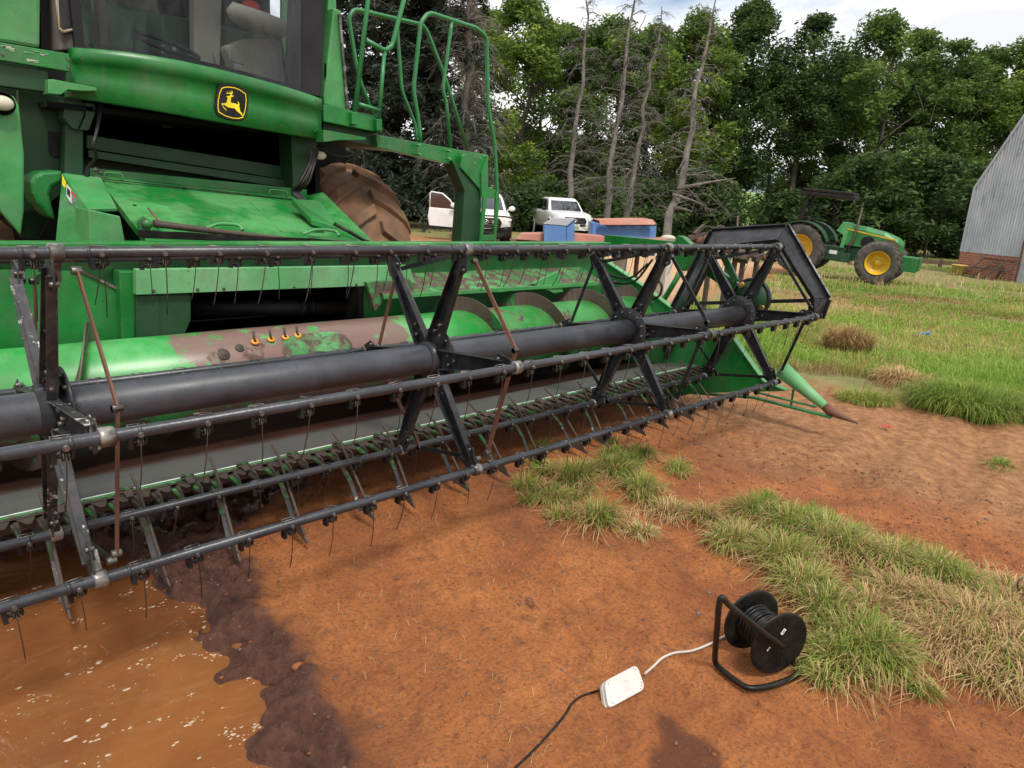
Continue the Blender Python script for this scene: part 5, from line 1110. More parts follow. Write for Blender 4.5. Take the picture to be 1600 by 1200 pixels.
def head(px): d = at(px, 330, D=10) - CAM; return math.atan2(d.x, d.y)   # direction away from the camera, from +Y clockwise
c2 = at(896, 372.5, Z=0.0); pickup('white pickup truck with windscreen facing the camera behind the blue troughs', (c2.x, c2.y, -.02), -head(896) + R(17), plate_txt='SR 2N')
c1 = at(757, 383, Z=0.0); pickup('white pickup truck with black bull bar and its driver door wide open, behind the ladder', (c1.x, c1.y, -.02), -head(757) + R(4), bull=True, door=True, plate_txt='J SH42N')

# tractor
def tractor():
    q0, q1 = at(1249, 387, D=19.6), at(1372, 411, D=18.6)
    root = thing('tractor', 'green tractor with yellow wheels, black canopy and upright exhaust standing in the grass', 'tractor')
    rr, fr = .655, .545
    f = Vector((q1.x - q0.x, q1.y - q0.y, (q1.z - fr) - (q0.z - rr))); wb = f.length; fx = f.normalized(); sy = Vector((0, 0, 1)).cross(fx).normalized(); uz = fx.cross(sy)
    M = Matrix(((fx.x, sy.x, uz.x, 0), (fx.y, sy.y, uz.y, 0), (fx.z, sy.z, uz.z, 0), (0, 0, 0, 1)))
    M = Matrix.Translation(q0 - uz * rr + sy * .72) @ M     # origin under the rear axle centre; camera side is -y
    B = lambda mb, nm, mt, par=None, bev=0: mb.build(nm, mt, par or root, bevel=bev, M=M)
    for s in (-1, 1):
        for x, r_, w_, lug, y in ((0, rr, .38, 20, .72), (wb, fr, .32, 20, .70)):
            mb = MB(); tyre(mb, (x, s * y, r_), (0, s, 0), r_, w_, lug, .030, rimr=.54); wh = B(mb, 'tyre', 'tyre')
            k = r_ * .56; B(MB().lathe([(0, .04), (k * .28, .05), (k * .30, .02), (k * .55, -.02), (k * .62, .0), (k * .82, .02), (k * .88, .10), (k * .97, .15), (k, .16), (k, -.1)], (x, s * y, r_), (0, s, 0), 32), 'rim', 'yellow', wh)
            mb = MB()
            for j in range(8): t = j * math.pi / 4; c = Vector((x + k * .42 * math.cos(t), s * (y + .0), r_ + k * .42 * math.sin(t))); mb.cyl(c, c + Vector((0, s * .03, 0)), .02, n=6)
            B(mb, 'wheel_bolt', 'yellow', wh)
    def hull(nm, st, mt, bev=.02):
        vs = []
        for x, hw, zb, zt, ht in st: vs += [(x, -hw, zb), (x, hw, zb), (x, hw, zt - .10), (x, ht, zt), (x, -ht, zt), (x, -hw, zt - .10)]
        fs = [(i * 6 + j, i * 6 + (j + 1) % 6, (i + 1) * 6 + (j + 1) % 6, (i + 1) * 6 + j) for i in range(len(st) - 1) for j in range(6)] + [(5, 4, 3, 2, 1, 0), tuple(len(vs) - 6 + j for j in range(6))]
        return B(MB().add(vs, fs, 0, False), nm, mt, bev=bev)
    k = wb / 2.05
    hood = hull('hood', [(1.02 * k, .29, .86, 1.44, .23), (1.5 * k, .29, .86, 1.41, .22), (2.0 * k, .28, .84, 1.33, .20), (2.35 * k, .26, .82, 1.22, .16), (2.50 * k, .20, .84, 1.12, .12)], 'green')
    B(MB().bar((1.05 * k, -.298, 1.30), (2.3 * k, -.272, 1.16), .012, .035, (0, 0, 1)), 'hood_stripe', 'yellow', hood)
    B(MB().prism([(1.62 * k + .17 * math.cos(t), -.296, 1.03 + .15 * math.sin(t) + .02 * math.cos(t)) for t in [2 * math.pi * j / 14 for j in range(14)]], (0, .02, 0)), 'side_vent', 'black_iron', hood)
    mb = MB()
    for j in range(6): x = (2.08 + j * .06) * k; mb.bar((x, -.283 + j * .002, .88), (x + .03, -.280 + j * .004, 1.16 - j * .02), .010, .04, (1, 0, 0))
    B(mb, 'grille', 'rust', hood)
    B(MB().prism([(.78 * k, -.30, 1.22), (.90 * k, -.30, 1.47), (1.10 * k, -.30, 1.46), (1.06 * k, -.30, .78), (.95 * k, -.30, .78), (.98 * k, -.30, 1.12)], (0, .6, 0)), 'dashboard', 'green_faded', bev=.015)
    mb = MB(); mb.box((-.35, -.26, .45), (1.15 * k, .26, .80)); mb.box((1.0 * k, -.20, .48), (2.3 * k, .20, .84)); mb.box((.1, -.45, .42), (1.3 * k, -.24, .66)); mb.box((wb - .08, -.6, fr - .08), (wb + .08, .6, fr + .08)); mb.cyl((0, -.6, rr), (0, .6, rr), .12, n=14)
    B(mb, 'chassis', 'green_deep', bev=.015)
    B(MB().box((.75 * k, -.46, .60), (.95 * k, -.452, .70)), 'label_plate', 'white_paint')
    mb = MB(); mb.box((2.52 * k, -.35, .40), (2.95 * k, .35, .78)); mb.box((2.95 * k, -.30, .44), (3.0 * k, .30, .80)); B(mb, 'front_weight', 'green', bev=.02)
    for s in (-1, 1):
        pr = [(rr * 1.12 * math.cos(R(a)), rr * 1.12 * math.sin(R(a)) + rr) for a in range(150, 14, -8)]
        mb = MB(); vs = []
        for x, z in pr: vs += [(x, s * .46, z), (x, s * .92, z), (x, s * .92, z - .03), (x, s * .46, z - .03)]
        mb.add(vs, [(i * 4 + j, i * 4 + (j + 1) % 4, (i + 1) * 4 + (j + 1) % 4, (i + 1) * 4 + j) for i in range(len(pr) - 1) for j in range(4)] + [(0, 1, 2, 3), tuple(len(vs) - 4 + j for j in range(4))])
        mb.prism([(x, s * .46, z) for x, z in pr], (0, s * .02, 0)); B(mb, 'fender', 'green_deep')
    mb = MB(); mb.tube([(1.20 * k, -.33, .80), (1.22 * k, -.34, .92), (1.28 * k, -.33, 1.0), (1.30 * k, -.33, 1.9)], [.05, .05, .032, .028], 10); mb.cyl((1.30 * k, -.33, 1.88), (1.30 * k, -.33, 2.02), .02, n=8); B(mb, 'exhaust', 'rust_dark')
    mb = MB(); mb.box((-.30, -.46, 2.17), (1.02, .46, 2.25)); mb.box((-.34, -.48, 2.06), (1.06, .48, 2.165)); B(mb, 'canopy', 'black_plastic', bev=.02)
    for s in (-1, 1): B(MB().bar((-.22, s * .38, 1.2), (-.12, s * .38, 2.15), .07, .06, (0, 1, 0)).bar((-.34, s * .38, 1.15), (-.14, s * .38, 1.8), .04, .04, (0, 1, 0)), 'roll_bar', 'black_iron')
    mb = MB(); mb.box((-.05, -.22, 1.02), (.35, .22, 1.14)); mb.box((-.15, -.22, 1.1), (-.05, .22, 1.5)); B(mb, 'seat', 'black_plastic', bev=.03)
    mb = MB(); c = Vector((.66, 0, 1.52)); mb.tube([c + Vector((.08 * math.sin(t), .18 * math.cos(t), .16 * math.sin(t))) for t in [2 * math.pi * j / 20 for j in range(20)]], .015, 6, closed=True); mb.bar(c, (.85, 0, 1.3), .03, .03); mb.tube([(.4, -.3, 1.2), (.75, -.36, 1.62)], .012, 5); B(mb, 'steering_wheel', 'black_plastic')
tractor()

# barn
def on_plane(px, py, P0, n_):
    d = at(px, py, D=1) - CAM; return CAM + d * ((P0 - CAM).dot(n_) / d.dot(n_))
def barn():
    root = thing('barn', 'tall grey corrugated metal shed on a low red brick wall at the right edge', 'shed')
    P0 = at(1500, 428, D=24.5); P1 = at(1596, 440, D=22.6); h = Vector((P1.x - P0.x, P1.y - P0.y, 0)).normalized(); nn = Vector((h.y, -h.x, 0)); nn = nn if nn.dot(CAM - P0) > 0 else -nn
    back = -nn
    def Q(px, py): return on_plane(px, py, P0, nn)
    a, b_, e, r0 = Q(1502, 392), Q(1594, 390), Q(1523, 295), Q(1600, 183)
    zb = P0.z - .5
    sl = (r0 - e); top = e + sl * 1.9; right_far = 7.0
    # corrugated gable, built as a folded sheet
    vs = []; fs = []; n = 150; W = right_far
    x0 = 0; ref = Vector((a.x, a.y, 0)); ze = e.z; he = (Vector((e.x, e.y, 0)) - ref).dot(h); tx = (Vector((top.x, top.y, 0)) - ref).dot(h)
    for i in range(n + 1):
        s = (he * .0) + W * i / n; off = nn * (.012 * math.cos(i * math.pi)); p = ref + h * s + off
        zt = ze + (s - he) * (top.z - ze) / (tx - he) if s > he else a.z + (ze - a.z) * max(.02, s / he)
        zt = min(zt, top.z); vs += [(p.x, p.y, a.z), (p.x, p.y, zt)]
    for i in range(n): fs.append((2 * i, 2 * i + 2, 2 * i + 3, 2 * i + 1))
    vs2 = [tuple(Vector(v) + back * .01) for v in vs]
    mb = MB().add(vs, fs); mb.add(vs2, fs); mb.build('gable_sheet', 'corrugated', root)
    mb = MB(); mb.bar(Vector((a.x, a.y, a.z)), e, .06, .08, nn); mb.bar(e, top, .08, .10, nn); mb.bar(ref + Vector((0, 0, a.z)) + nn * .03, ref + h * 3 + Vector((0, 0, a.z)) + nn * .03, .04, .03, nn); mb.build('edge_trim', 'corrugated', root)
    mb = MB(); pp = [ref + Vector((0, 0, zb)), ref + Vector((0, 0, a.z)), e, top]
    for p, q in zip(pp[1:], pp[2:]): mb.add([p, q, q + back * 14, p + back * 14], [(0, 1, 2, 3)]); mb.add([p - h * .02, q - h * .02, q + back * 14 - h * .02, p + back * 14 - h * .02], [(0, 1, 2, 3)])
    mb.build('side_sheet', 'corrugated', root)
    bw = (Vector((b_.x, b_.y, 0)) - ref).dot(h)
    c = [ref + Vector((0, 0, zb)) + nn * .04, ref + h * bw + Vector((0, 0, zb)) + nn * .04]
    mb = MB(); vsb = [c[0], c[1], c[1] + back * .24, c[0] + back * .24]; mb.hexa(vsb + [v + Vector((0, 0, a.z - zb)) for v in vsb]); o = mb.build('brick_wall', 'brick', root)
    uv = o.data.uv_layers.new(name='uv')
    for l in o.data.loops: co = o.data.vertices[l.vertex_index].co; uv.data[l.index].uv = ((co - ref).dot(h) + (co - ref).dot(nn), co.z)
    # sliding door beside the brick, proud of the wall
    d0 = ref + h * (bw + .10) + nn * .10
    mb = MB(); mb.hexa([d0 + Vector((0, 0, zb)), d0 + h * 3 + Vector((0, 0, zb)), d0 + h * 3 + back * .05 + Vector((0, 0, zb)), d0 + back * .05 + Vector((0, 0, zb))] + [q + Vector((0, 0, a.z + 1.0)) for q in (d0, d0 + h * 3, d0 + h * 3 + back * .05, d0 + back * .05)]); mb.build('door', 'corrugated', root)
    mb = MB(); mb.bar(d0 + nn * .02 + h * .05 + Vector((0, 0, zb)), d0 + nn * .02 + h * .05 + Vector((0, 0, a.z + 1.0)), .05, .03, nn); mb.build('door_post', 'rust', root)
    for sx in (.2, .9, 1.6): pass
    q = ref + h * .38 + nn * .42; t = thing('tub', 'faded yellow plastic tub at the foot of the brick wall', 'tub', (q.x, q.y, P0.z))
    mb = MB(); mb.lathe([(0, .02), (.17, .02), (.23, .30), (.25, .30), (.25, .33), (.21, .33), (.15, .05), (0, .05)], (q.x, q.y, P0.z), (0, 0, 1), 24); mb.build('tub_shell', 'yellow_tub', t)
    q = ref + h * .75 + nn * .75; t = thing('steel_frame', 'rusty square grid frame leaning on the brick wall', 'metal frame', (q.x, q.y, P0.z))
    mb = MB(); lean = back * .55 + Vector((0, 0, .62)) + h * .25; u_ = h
    for k in range(4): s = k / 3 * 1.15; mb.tube([q + u_ * s + Vector((0, 0, P0.z)), q + u_ * s + lean + Vector((0, 0, P0.z))], .022, 6)
    for k in range(3): s = k / 2; mb.tube([q + lean * s + Vector((0, 0, P0.z)), q + u_ * 1.15 + lean * s + Vector((0, 0, P0.z))], .022, 6)
    mb.build('frame_bars', 'rust_dark', t)
    q = ref + h * 1.0 + nn * .35; mb = MB(); mb.hexa([q + Vector((0, 0, P0.z)) + v for v in (Vector(), h * .55, h * .55 + back * .06, back * .06)] + [q + Vector((0, 0, P0.z + .42)) + back * .2 + v + h * .1 for v in (Vector(), h * .55, h * .55 + back * .06, back * .06)])
    tag(mb.build('metal_sheet', 'rust', bevel=.01), 'rusty brown sheet leaning on the brick wall behind the frame', 'metal sheet')
barn()

# blue troughs, scrap, fence
def box6(mb, p, D0, dd, mi=0):
    """front outline traced at depth D0, extruded away from the camera"""
    dv = Vector((FWD.x, FWD.y, 0)).normalized() * dd; mb.prism([at(x, y, D=D0) for x, y in p], dv, mi); return mb
def trough(label, D0, parts):
    c = at(parts[0][1][0][0], 400, D=D0); root = thing('seed_hopper', label, 'hopper', (c.x, c.y, 0))
    for nm, pts_, dd, mt, doff in parts: box6(MB(), pts_, D0 + doff, dd, 0).build(nm, mt, root, bevel=.006)
    mb = MB()
    for px in (parts[0][1][0][0] + 12, parts[0][1][0][0] + 70): p = at(px, 398, D=D0 + .4); mb.bar(p, Vector((p.x, p.y, 0)), .05, .05, (1, 0, 0))
    mb.build('leg', 'rust', root)
trough('narrow blue steel hopper with grey top and open rusty flaps', 9.5, [
    ('bin', [(851, 350), (885, 352), (884, 400), (848, 400)], .6, 'blue_paint', 0), ('bin_side', [(885, 353), (898, 343), (897, 385), (885, 400)], .05, 'blue_paint', .02),
    ('top_sheet', [(850, 350), (865, 341), (899, 342), (886, 353)], .3, 'grey_lid', -.01), ('flap', [(815, 366), (850, 365), (848, 377), (806, 374)], .5, 'red_lid', .15), ('flap', [(899, 366), (945, 370), (941, 386), (886, 384)], .5, 'red_lid', .1),
    ('skirt', [(796, 373), (850, 378), (850, 400), (800, 400)], .1, 'rust', .2)])
trough('wide blue steel hopper with crumpled red lid beside the narrow one', 10.2, [
    ('bin', [(926, 348), (1026, 352), (1023, 400), (924, 400)], .7, 'blue_paint', 0), ('lid', [(934, 344), (1020, 343), (1027, 351), (950, 352)], .9, 'red_lid', -.02), ('flap', [(952, 375), (1042, 373), (1046, 381), (955, 386)], .4, 'red_lid', -.3)])
mb = MB(); lp = [(936 + k * 8.5, 344.2 - (k % 2) * 1.6) for k in range(11)]
for k in range(10): mb.prism([at(lp[k][0], lp[k][1], D=10.1), at(lp[k + 1][0], lp[k + 1][1], D=10.1), at(lp[k + 1][0] + 2, 351, D=10.05), at(lp[k][0] + 2, 351, D=10.05)], Vector((FWD.x, FWD.y, 0)) * .02)
o = mb.build('crumpled_sheet', 'red_lid'); tag(o, 'crumpled rusty sheet lying over the wide blue hopper', 'metal sheet')
c = at(1110, 400, D=9); SC = thing('scrap_implement', 'pile of rusty farm implement parts with bars and bolted brackets behind the reel shield', 'farm implement', (c.x, c.y, 0))
mb = MB(); rs_ = random.Random(3)
for p0, p1, w_ in (((1085, 366), (1100, 352), .04), ((1100, 353), (1165, 360), .02), ((1152, 358), (1153, 338), .02), ((1120, 355), (1130, 370), .03), ((1076, 372), (1115, 364), .05), ((1110, 364), (1118, 384), .06), ((1145, 398), (1186, 398), .08), ((1160, 398), (1162, 405), .12), ((1178, 405), (1190, 400), .07), ((1140, 388), (1137, 415), .05), ((1165, 392), (1168, 402), .06)):
    mb.bar(at(*p0, D=9), at(*p1, D=9.1), w_, w_, (0, 0, 1))
mb.tube(catmull([at(*q, D=9) for q in ((1124, 357), (1126, 352), (1130, 357), (1128, 353), (1133, 356))], 4), .012, 6)
for q_ in ((1085, 366), (1112, 384), (1137, 412), (1150, 396), (1184, 400), (1162, 402)): p_ = at(*q_, D=9.05); mb.bar(p_, Vector((p_.x, p_.y, -.03)), .05, .05, (1, 0, 0))
mb.bar(at(1085, 396, D=9.05), at(1186, 400, D=9.1), .06, .06)
mb.build('frame', 'rust_dark', SC)
mb = MB()
for px, py, s_ in ((1090, 375, .07), (1100, 372, .06), (1080, 378, .05), (1140, 395, .06), (1195, 402, .05)): mb.lathe([(0, -s_), (s_ * .8, -s_), (s_, -s_ * .5), (s_, s_ * .5), (s_ * .8, s_), (0, s_)], at(px, py, D=9.1), (.3, 1, .2), 14)
mb.build('gear_housing', 'rust', SC)
for px, py, lb in ((972, 374, 'pale sack lying right of the wide blue hopper'), (1044, 372, 'grey stone block between the blue hopper and the scrap')):
    p = at(px, py, D=11); mb = MB(); mb.sph((p.x, p.y, p.z), (.15, .10, .05), n=14, k=8); mb.box((p.x - .08, p.y - .08, 0), (p.x + .08, p.y + .08, p.z)); tag(mb.build('sack', 'sack'), lb, 'sack')
f0, f1_ = at(1400, 418, D=27), at(1530, 426, D=29); FE = thing('fence', 'low dark wooden rail fence behind the tractor', 'fence', (f0.x, f0.y, f0.z - .4))
d_ = f1_ - f0
for k in range(2): MB().bar(f0 + Vector((0, 0, -.05 + k * .35)) - d_ * .5, f1_ + Vector((0, 0, -.05 + k * .35)), .06, .16).build('rail', 'wood', FE)
for k in range(7): p = f0 + d_ * (k / 6 * 1.5 - .5); MB().bar(p + Vector((0, 0, -.7)), p + Vector((0, 0, .42)), .12, .12, (1, 0, 0)).build('post', 'wood', FE)
#PART5
# ------------------------------------------------------------------ hills
def hill(name, D0, D1, pts, mat):
    """ridge of ground: pts (px, py) skyline at depth D0, falling behind to D1"""
    vs = []; fs = []; n = len(pts); fw = Vector((FWD.x, FWD.y, 0)).normalized()
    for px, py in pts:
        t = at(px, py, D=D0); b = Vector((t.x, t.y, -1)) - fw * (D0 * .35); e = Vector((t.x, t.y, -1)) + fw * (D1 - D0)
        for k in range(9): u_ = k / 8; q = b.lerp(Vector((t.x, t.y, b.z)), u_); q.z = -1 + (t.z + 1) * (math.sin(u_ * math.pi / 2) ** 1.3); vs.append(q)
        vs.append(e)
    for i in range(n - 1):
        for k in range(9): a = i * 10 + k; fs.append((a, a + 10, a + 11, a + 1))
    tag(MB().add(vs, fs, 0, True).build(name, mat, fixn=False), kind='structure')
hill('hill', 120, 200, [(-400, 250), (200, 262), (560, 280), (800, 290), (980, 300), (1080, 296), (1160, 300), (1240, 312), (1500, 335), (2100, 400)], 'hill')
hill('hill_far', 500, 800, [(300, 240), (800, 270), (1100, 268), (1180, 262), (1230, 268), (1300, 290), (1700, 330), (2200, 380)], 'hill_far')

# ------------------------------------------------------------------ trees
def leaves(name, C, size, mat, parent, tint, flat=.5, long=1.0, seed=0, droop=0):
    r = np.random.RandomState(seed); n = len(C)
    u = r.normal(size=(n, 3)); u[:, 2] *= flat; u[:, 2] -= droop; u /= np.linalg.norm(u, axis=1)[:, None] + 1e-9
    v = r.normal(size=(n, 3)); v -= u * (u * v).sum(1)[:, None]; v /= np.linalg.norm(v, axis=1)[:, None] + 1e-9
    s = size * r.uniform(.55, 1.35, (n, 1))
    a, b = u * s * long, v * s * .42
    V_ = np.empty((n, 4, 3)); V_[:, 0] = C - a; V_[:, 1] = C - b + a * .1; V_[:, 2] = C + a; V_[:, 3] = C + b + a * .1
    F_ = np.arange(n * 4).reshape(n, 4)
    o = npmesh(name, V_.reshape(-1, 3), F_, mat, {'tint': np.repeat(tint, 4)}); o.parent = parent
    if parent: o.matrix_parent_inverse = Matrix.Translation(parent.location).inverted()
    return o
def limb(mb, p0, p1, r0, r1, wob, rs, n=5, seg=6):
    pts = []; L_ = (p1 - p0).length
    for i in range(n + 1):
        t = i / n; q = p0.lerp(p1, t); 
        if 0 < i < n: q += Vector((rs.gauss(0, wob), rs.gauss(0, wob), rs.gauss(0, wob * .5))) * L_
        pts.append(q)
    mb.tube(pts, [r0 + (r1 - r0) * i / n for i in range(n + 1)], seg, cap=False); return pts
def tree(label, px, D, top_y, cw, mat, seed, base=.22, nlimb=9, ncl=11, dens=120, size=.15, clr=.75, cat='tree', lean=0, shape=1.0, group=None, trunkr=.22, tintb=0, nm='tree', zsq=.78):
    rs = random.Random(seed); nr = np.random.RandomState(seed)
    g_ = at(px, 350, D=D); gx, gy = g_.x, g_.y; Ht = at(px, top_y, D=D).z; gz = hz(gx, gy) - .1
    root = thing(nm, label, cat, (gx, gy, gz), group)
    mb = MB(); P0 = Vector((gx, gy, gz)); top = Vector((gx + lean, gy - lean, gz + (Ht - gz) * .86))
    tp = limb(mb, P0, top, trunkr, trunkr * .25, .015, rs, 8, 9)
    cent = []; tips = []
    for k in range(nlimb):
        u_ = base + (1 - base) * (k + rs.random()) / nlimb * .98
        i = min(7, int(u_ * 8)); p = tp[i].lerp(tp[i + 1], u_ * 8 - i if u_ < 1 else 1)
        a_ = rs.random() * 6.283; rad = cw * rs.uniform(.5, .85) * (1.15 - .6 * u_)
        e = p + Vector((math.cos(a_) * rad, math.sin(a_) * rad, rs.uniform(.4, 1.0) * rad)); e.z = min(e.z, Ht - .5)
        tips += limb(mb, p, e, trunkr * .42 * (1.1 - u_ * .7), .02, .05, rs, 4, 5)[1:]
    tips += tp[3:]
    ch = (Ht - gz) * (1 - base); zc0 = gz + (Ht - gz) * base; lump = [(rs.random() * 6.283, rs.uniform(.7, 1.05), rs.random()) for _ in range(7)]
    ncl_ = int(nlimb * ncl * .95); tries = 0
    while len(cent) < ncl_ and tries < 20000:
        tries += 1; u_ = rs.random(); a_ = rs.random() * 6.283; rad = rs.random() ** .45
        prof = (math.sin(math.pi * min(1, u_ * .80 + .20)) ** .55) * (.35 + .65 * min(1, u_ * 3 + .35))
        lob = .78 + .32 * mnoise.noise(Vector((math.cos(a_) * 1.3, math.sin(a_) * 1.3, u_ * 3.2 + seed)))
        q = Vector((gx + math.cos(a_) * rad * cw * prof * lob, gy + math.sin(a_) * rad * cw * prof * lob, zc0 + ch * (u_ * .97)))
        if mnoise.noise(q * .42 + Vector((seed * 3.1, 0, 0))) < -.30 and shape == 1.0: continue
        if mnoise.noise(q * .55 + Vector((seed * 1.7, 9, 0))) < .05 and shape > 1: continue
        q.z = min(q.z, Ht - .35); cent.append((q, rs.uniform(.65, 1.15)))
        if rs.random() < .45:
            n_ = min(tips, key=lambda t_: (t_ - q).length_squared + (4 if t_.z > q.z else 0)); limb(mb, n_, q, .03, .008, .06, rs, 2, 4)
    cent = [c_ for c_ in cent if sum((c_[0] - d_[0]).length < 1.15 for d_ in cent) > 3]
    mb.build('trunk', 'bark', root, fixn=False)
    Cs = []; T = []
    for q, s_ in cent:
        n = int(dens * s_ * s_ * rs.uniform(.6, 1.3)); d = nr.normal(size=(n, 3)); d /= np.linalg.norm(d, axis=1)[:, None]; rad_ = nr.uniform(.1, 1, (n, 1)) ** .5
        rr_ = clr * s_ * np.array([1.05, 1.05, zsq]) * (1 + .18 * nr.normal(size=(1, 3)))
        c_ = np.array(q) + d * rad_ * np.abs(rr_)
        tn_ = rs.gauss(.42, .14) + tintb
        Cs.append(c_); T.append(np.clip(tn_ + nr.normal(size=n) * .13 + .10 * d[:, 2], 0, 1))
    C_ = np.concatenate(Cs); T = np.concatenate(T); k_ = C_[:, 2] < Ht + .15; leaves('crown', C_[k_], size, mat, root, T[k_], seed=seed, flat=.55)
    return root
G_ = 'living trees in the row behind the yard'
# px, depth, top py, crown half width, material, crown base
LT = [(800, 44, 14, 3.6, 'leaf_light', .16, 'bright leafy tree with pale green top just right of the platform handrails'),
      (868, 47, 55, 3.0, 'leaf_mid', .2, 'dark leafy tree standing behind the first dead trunk'),
      (935, 46, 38, 3.4, 'leaf_mid', .2, 'leafy tree between the first and second dead trunks'),
      (1058, 42, 28, 2.9, 'leaf_light', .22, 'tall yellow green tree behind the leaning dead trunks'),
      (1140, 44, 22, 2.9, 'leaf_dark', .25, 'dark green tree just right of the yellow green one'),
      (1232, 43, 42, 2.5, 'leaf_dark', .40, 'open crowned dark tree with sky showing between its bare stems'),
      (1335, 42, 36, 3.3, 'leaf_mid', .16, 'tall wind combed tree above the tractor canopy'),
      (1440, 44, 76, 3.3, 'leaf_mid', .12, 'round topped tree above the tractor bonnet'),
      (1545, 44, 72, 3.6, 'leaf_light', .1, 'broad light topped tree left of the shed roof'),
      (1392, 46, 62, 3.0, 'leaf_mid', .14, 'tree filling the dip between the tall tree and the round topped one'),
      (1492, 46, 84, 3.2, 'leaf_mid', .1, 'tree filling the dip left of the broad light topped one'),
      (1283, 47, 96, 2.8, 'leaf_dark', .14, 'lower tree filling the dip right of the open crowned tree'),
      (1000, 47, 50, 2.9, 'leaf_mid', .16, 'tree top showing between the two close dead trees'),
      (1650, 42, 78, 3.6, 'leaf_light', .1, 'leafy tree rising behind the shed roof at the right edge')]
for i, (px, D, ty, cw, mt, bs, lb) in enumerate(LT):
    tree(lb, px, D, ty, cw * (1.22 if i != 5 else 1.1), mt, 100 + i, base=bs, nlimb=(17 if i not in (5,) else 11), ncl=12, dens=(215 if i != 5 else 170), lean=rnd.uniform(-.6, .6), group=G_, size=.125, tintb=-.03, shape=(1.0 if i != 5 else 1.5), clr=.72)
BK = [(745, 52, 30, 'leafy tree top showing between the handrail hoops'), (835, 56, 70, 'shaded tree deep in the row behind the white trucks'), (905, 55, 60, 'shaded tree filling the gap behind the first dead trunk'), (1000, 55, 75, 'shaded tree behind the pair of dead trunks'), (1100, 54, 60, 'shaded tree behind the rightmost dead trunk'),
      (1290, 52, 105, 'shaded tree between the open tree and the tall one'), (1385, 53, 100, 'shaded tree in the gap above the tractor exhaust'), (1490, 53, 118, 'shaded tree in the gap left of the shed'), (1190, 58, 110, 'distant thin tree beyond the open gap')]
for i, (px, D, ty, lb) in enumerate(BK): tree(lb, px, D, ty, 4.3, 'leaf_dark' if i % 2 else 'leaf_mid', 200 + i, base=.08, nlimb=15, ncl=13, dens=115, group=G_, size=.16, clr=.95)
UN = [(575, 37, 275, 2.4), (640, 37, 280, 2.4), (700, 36, 285, 2.2), (760, 34, 300, 2.0), (815, 33, 292, 2.4), (865, 35, 285, 2.4), (930, 34, 280, 2.2), (990, 36, 280, 2.0), (1040, 36, 285, 2.0), (1085, 35, 262, 2.2), (1128, 36, 285, 1.7), (1228, 37, 300, 1.6), (1290, 35, 275, 2.2), (1345, 34, 240, 2.6), (1400, 35, 225, 2.6), (1455, 34, 245, 2.6), (1510, 35, 260, 2.4), (1560, 36, 270, 2.4)]
UL = ['beyond the top of the big muddy tyre', 'behind the open door of the first truck', 'behind the ladder column', 'behind the mirror of the first truck', 'between the two white trucks', 'behind the roof of the second white truck', 'at the foot of the second dead trunk', 'between the paired dead trunks', 'left of the leaning dead trunk', 'right of the leaning dead trunk', 'left of the bright gap', 'left of the tractor canopy', 'under the tractor canopy', 'beside the tractor exhaust', 'above the tractor bonnet', 'behind the tractor weights', 'behind the fence', 'at the shed corner']
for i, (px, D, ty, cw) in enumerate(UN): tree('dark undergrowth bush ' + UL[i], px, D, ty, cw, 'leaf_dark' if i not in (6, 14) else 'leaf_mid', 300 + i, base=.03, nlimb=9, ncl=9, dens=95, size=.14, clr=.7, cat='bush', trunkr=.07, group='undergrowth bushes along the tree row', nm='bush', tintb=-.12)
# dark conifers behind the handrails
def conifer(label, px, D, Ht, cw, seed, mat='leaf_conifer', n=150, dead=False, lo=.06):
    rs = random.Random(seed); nr = np.random.RandomState(seed); g_ = at(px, 350, D=D); gx, gy = g_.x, g_.y; root = thing('conifer', label, 'conifer', (gx, gy, -.1))
    mb = MB(); limb(mb, Vector((gx, gy, -.1)), Vector((gx, gy, Ht)), .26, .03, .008, rs, 8, 9); Cs = []; T = []
    for k in range(n):
        u_ = lo + (1 - lo) * (k + rs.random()) / n; z = Ht * u_; L_ = cw * (1 - u_ * .72) * rs.uniform(.6, 1.08); a_ = rs.random() * 6.283
        dv = Vector((math.cos(a_), math.sin(a_), 0)); pts = [Vector((gx, gy, z)) + dv * L_ * t + Vector((0, 0, .22 * L_ * math.sin(t * 2.2) - .38 * L_ * t * t)) for t in (0, .25, .5, .75, 1)]
        mb.tube(pts, [.035, .028, .02, .012, .005], 4, cap=False)
        for t0_ in range(1, 5):
            for j in range(16 if not dead else 5):
                t = (t0_ - rs.random()) / 4; i = min(3, int(t * 4)); q = pts[i].lerp(pts[i + 1], t * 4 - i); sd_ = dv.cross(Vector((0, 0, 1))) * rs.gauss(0, .18 * L_ * (1.1 - t) + .08)
                q = q + sd_ + Vector((0, 0, -abs(rs.gauss(0, .12))))
                if dead: mb.tube([pts[i], q + Vector((0, 0, -.2))], [.008, .003], 3, cap=False)
                else: Cs.append(q); T.append(rs.gauss(.4, .2) + .12 * (k % 3 - 1))
    mb.build('trunk', 'bark' if not dead else 'bark_dead', root, fixn=False)
    if not dead:
        C0 = np.array([tuple(c) for c in Cs]); C_ = np.repeat(C0, 5, 0) + nr.normal(size=(len(C0) * 5, 3)) * .075; leaves('crown', C_, .085, mat, root, np.clip(np.repeat(T, 5), 0, 1), flat=.5, long=1.5, seed=seed, droop=.4)
conifer('dark grey green conifer behind the cab door and gate rails', 556, 29, 16, 4.2, 41, lo=.05)
conifer('dark grey green conifer between the two others, behind the gate rails', 618, 32, 17, 4.0, 44, lo=.05)
conifer('dark grey green conifer with drooping boughs behind the tall handrail hoops', 676, 30, 16, 4.0, 42, lo=.05)
conifer('dry brown conifer with bare hanging twigs right of the handrails', 722, 29, 12.5, 2.7, 43, dead=True, n=190, lo=.12)
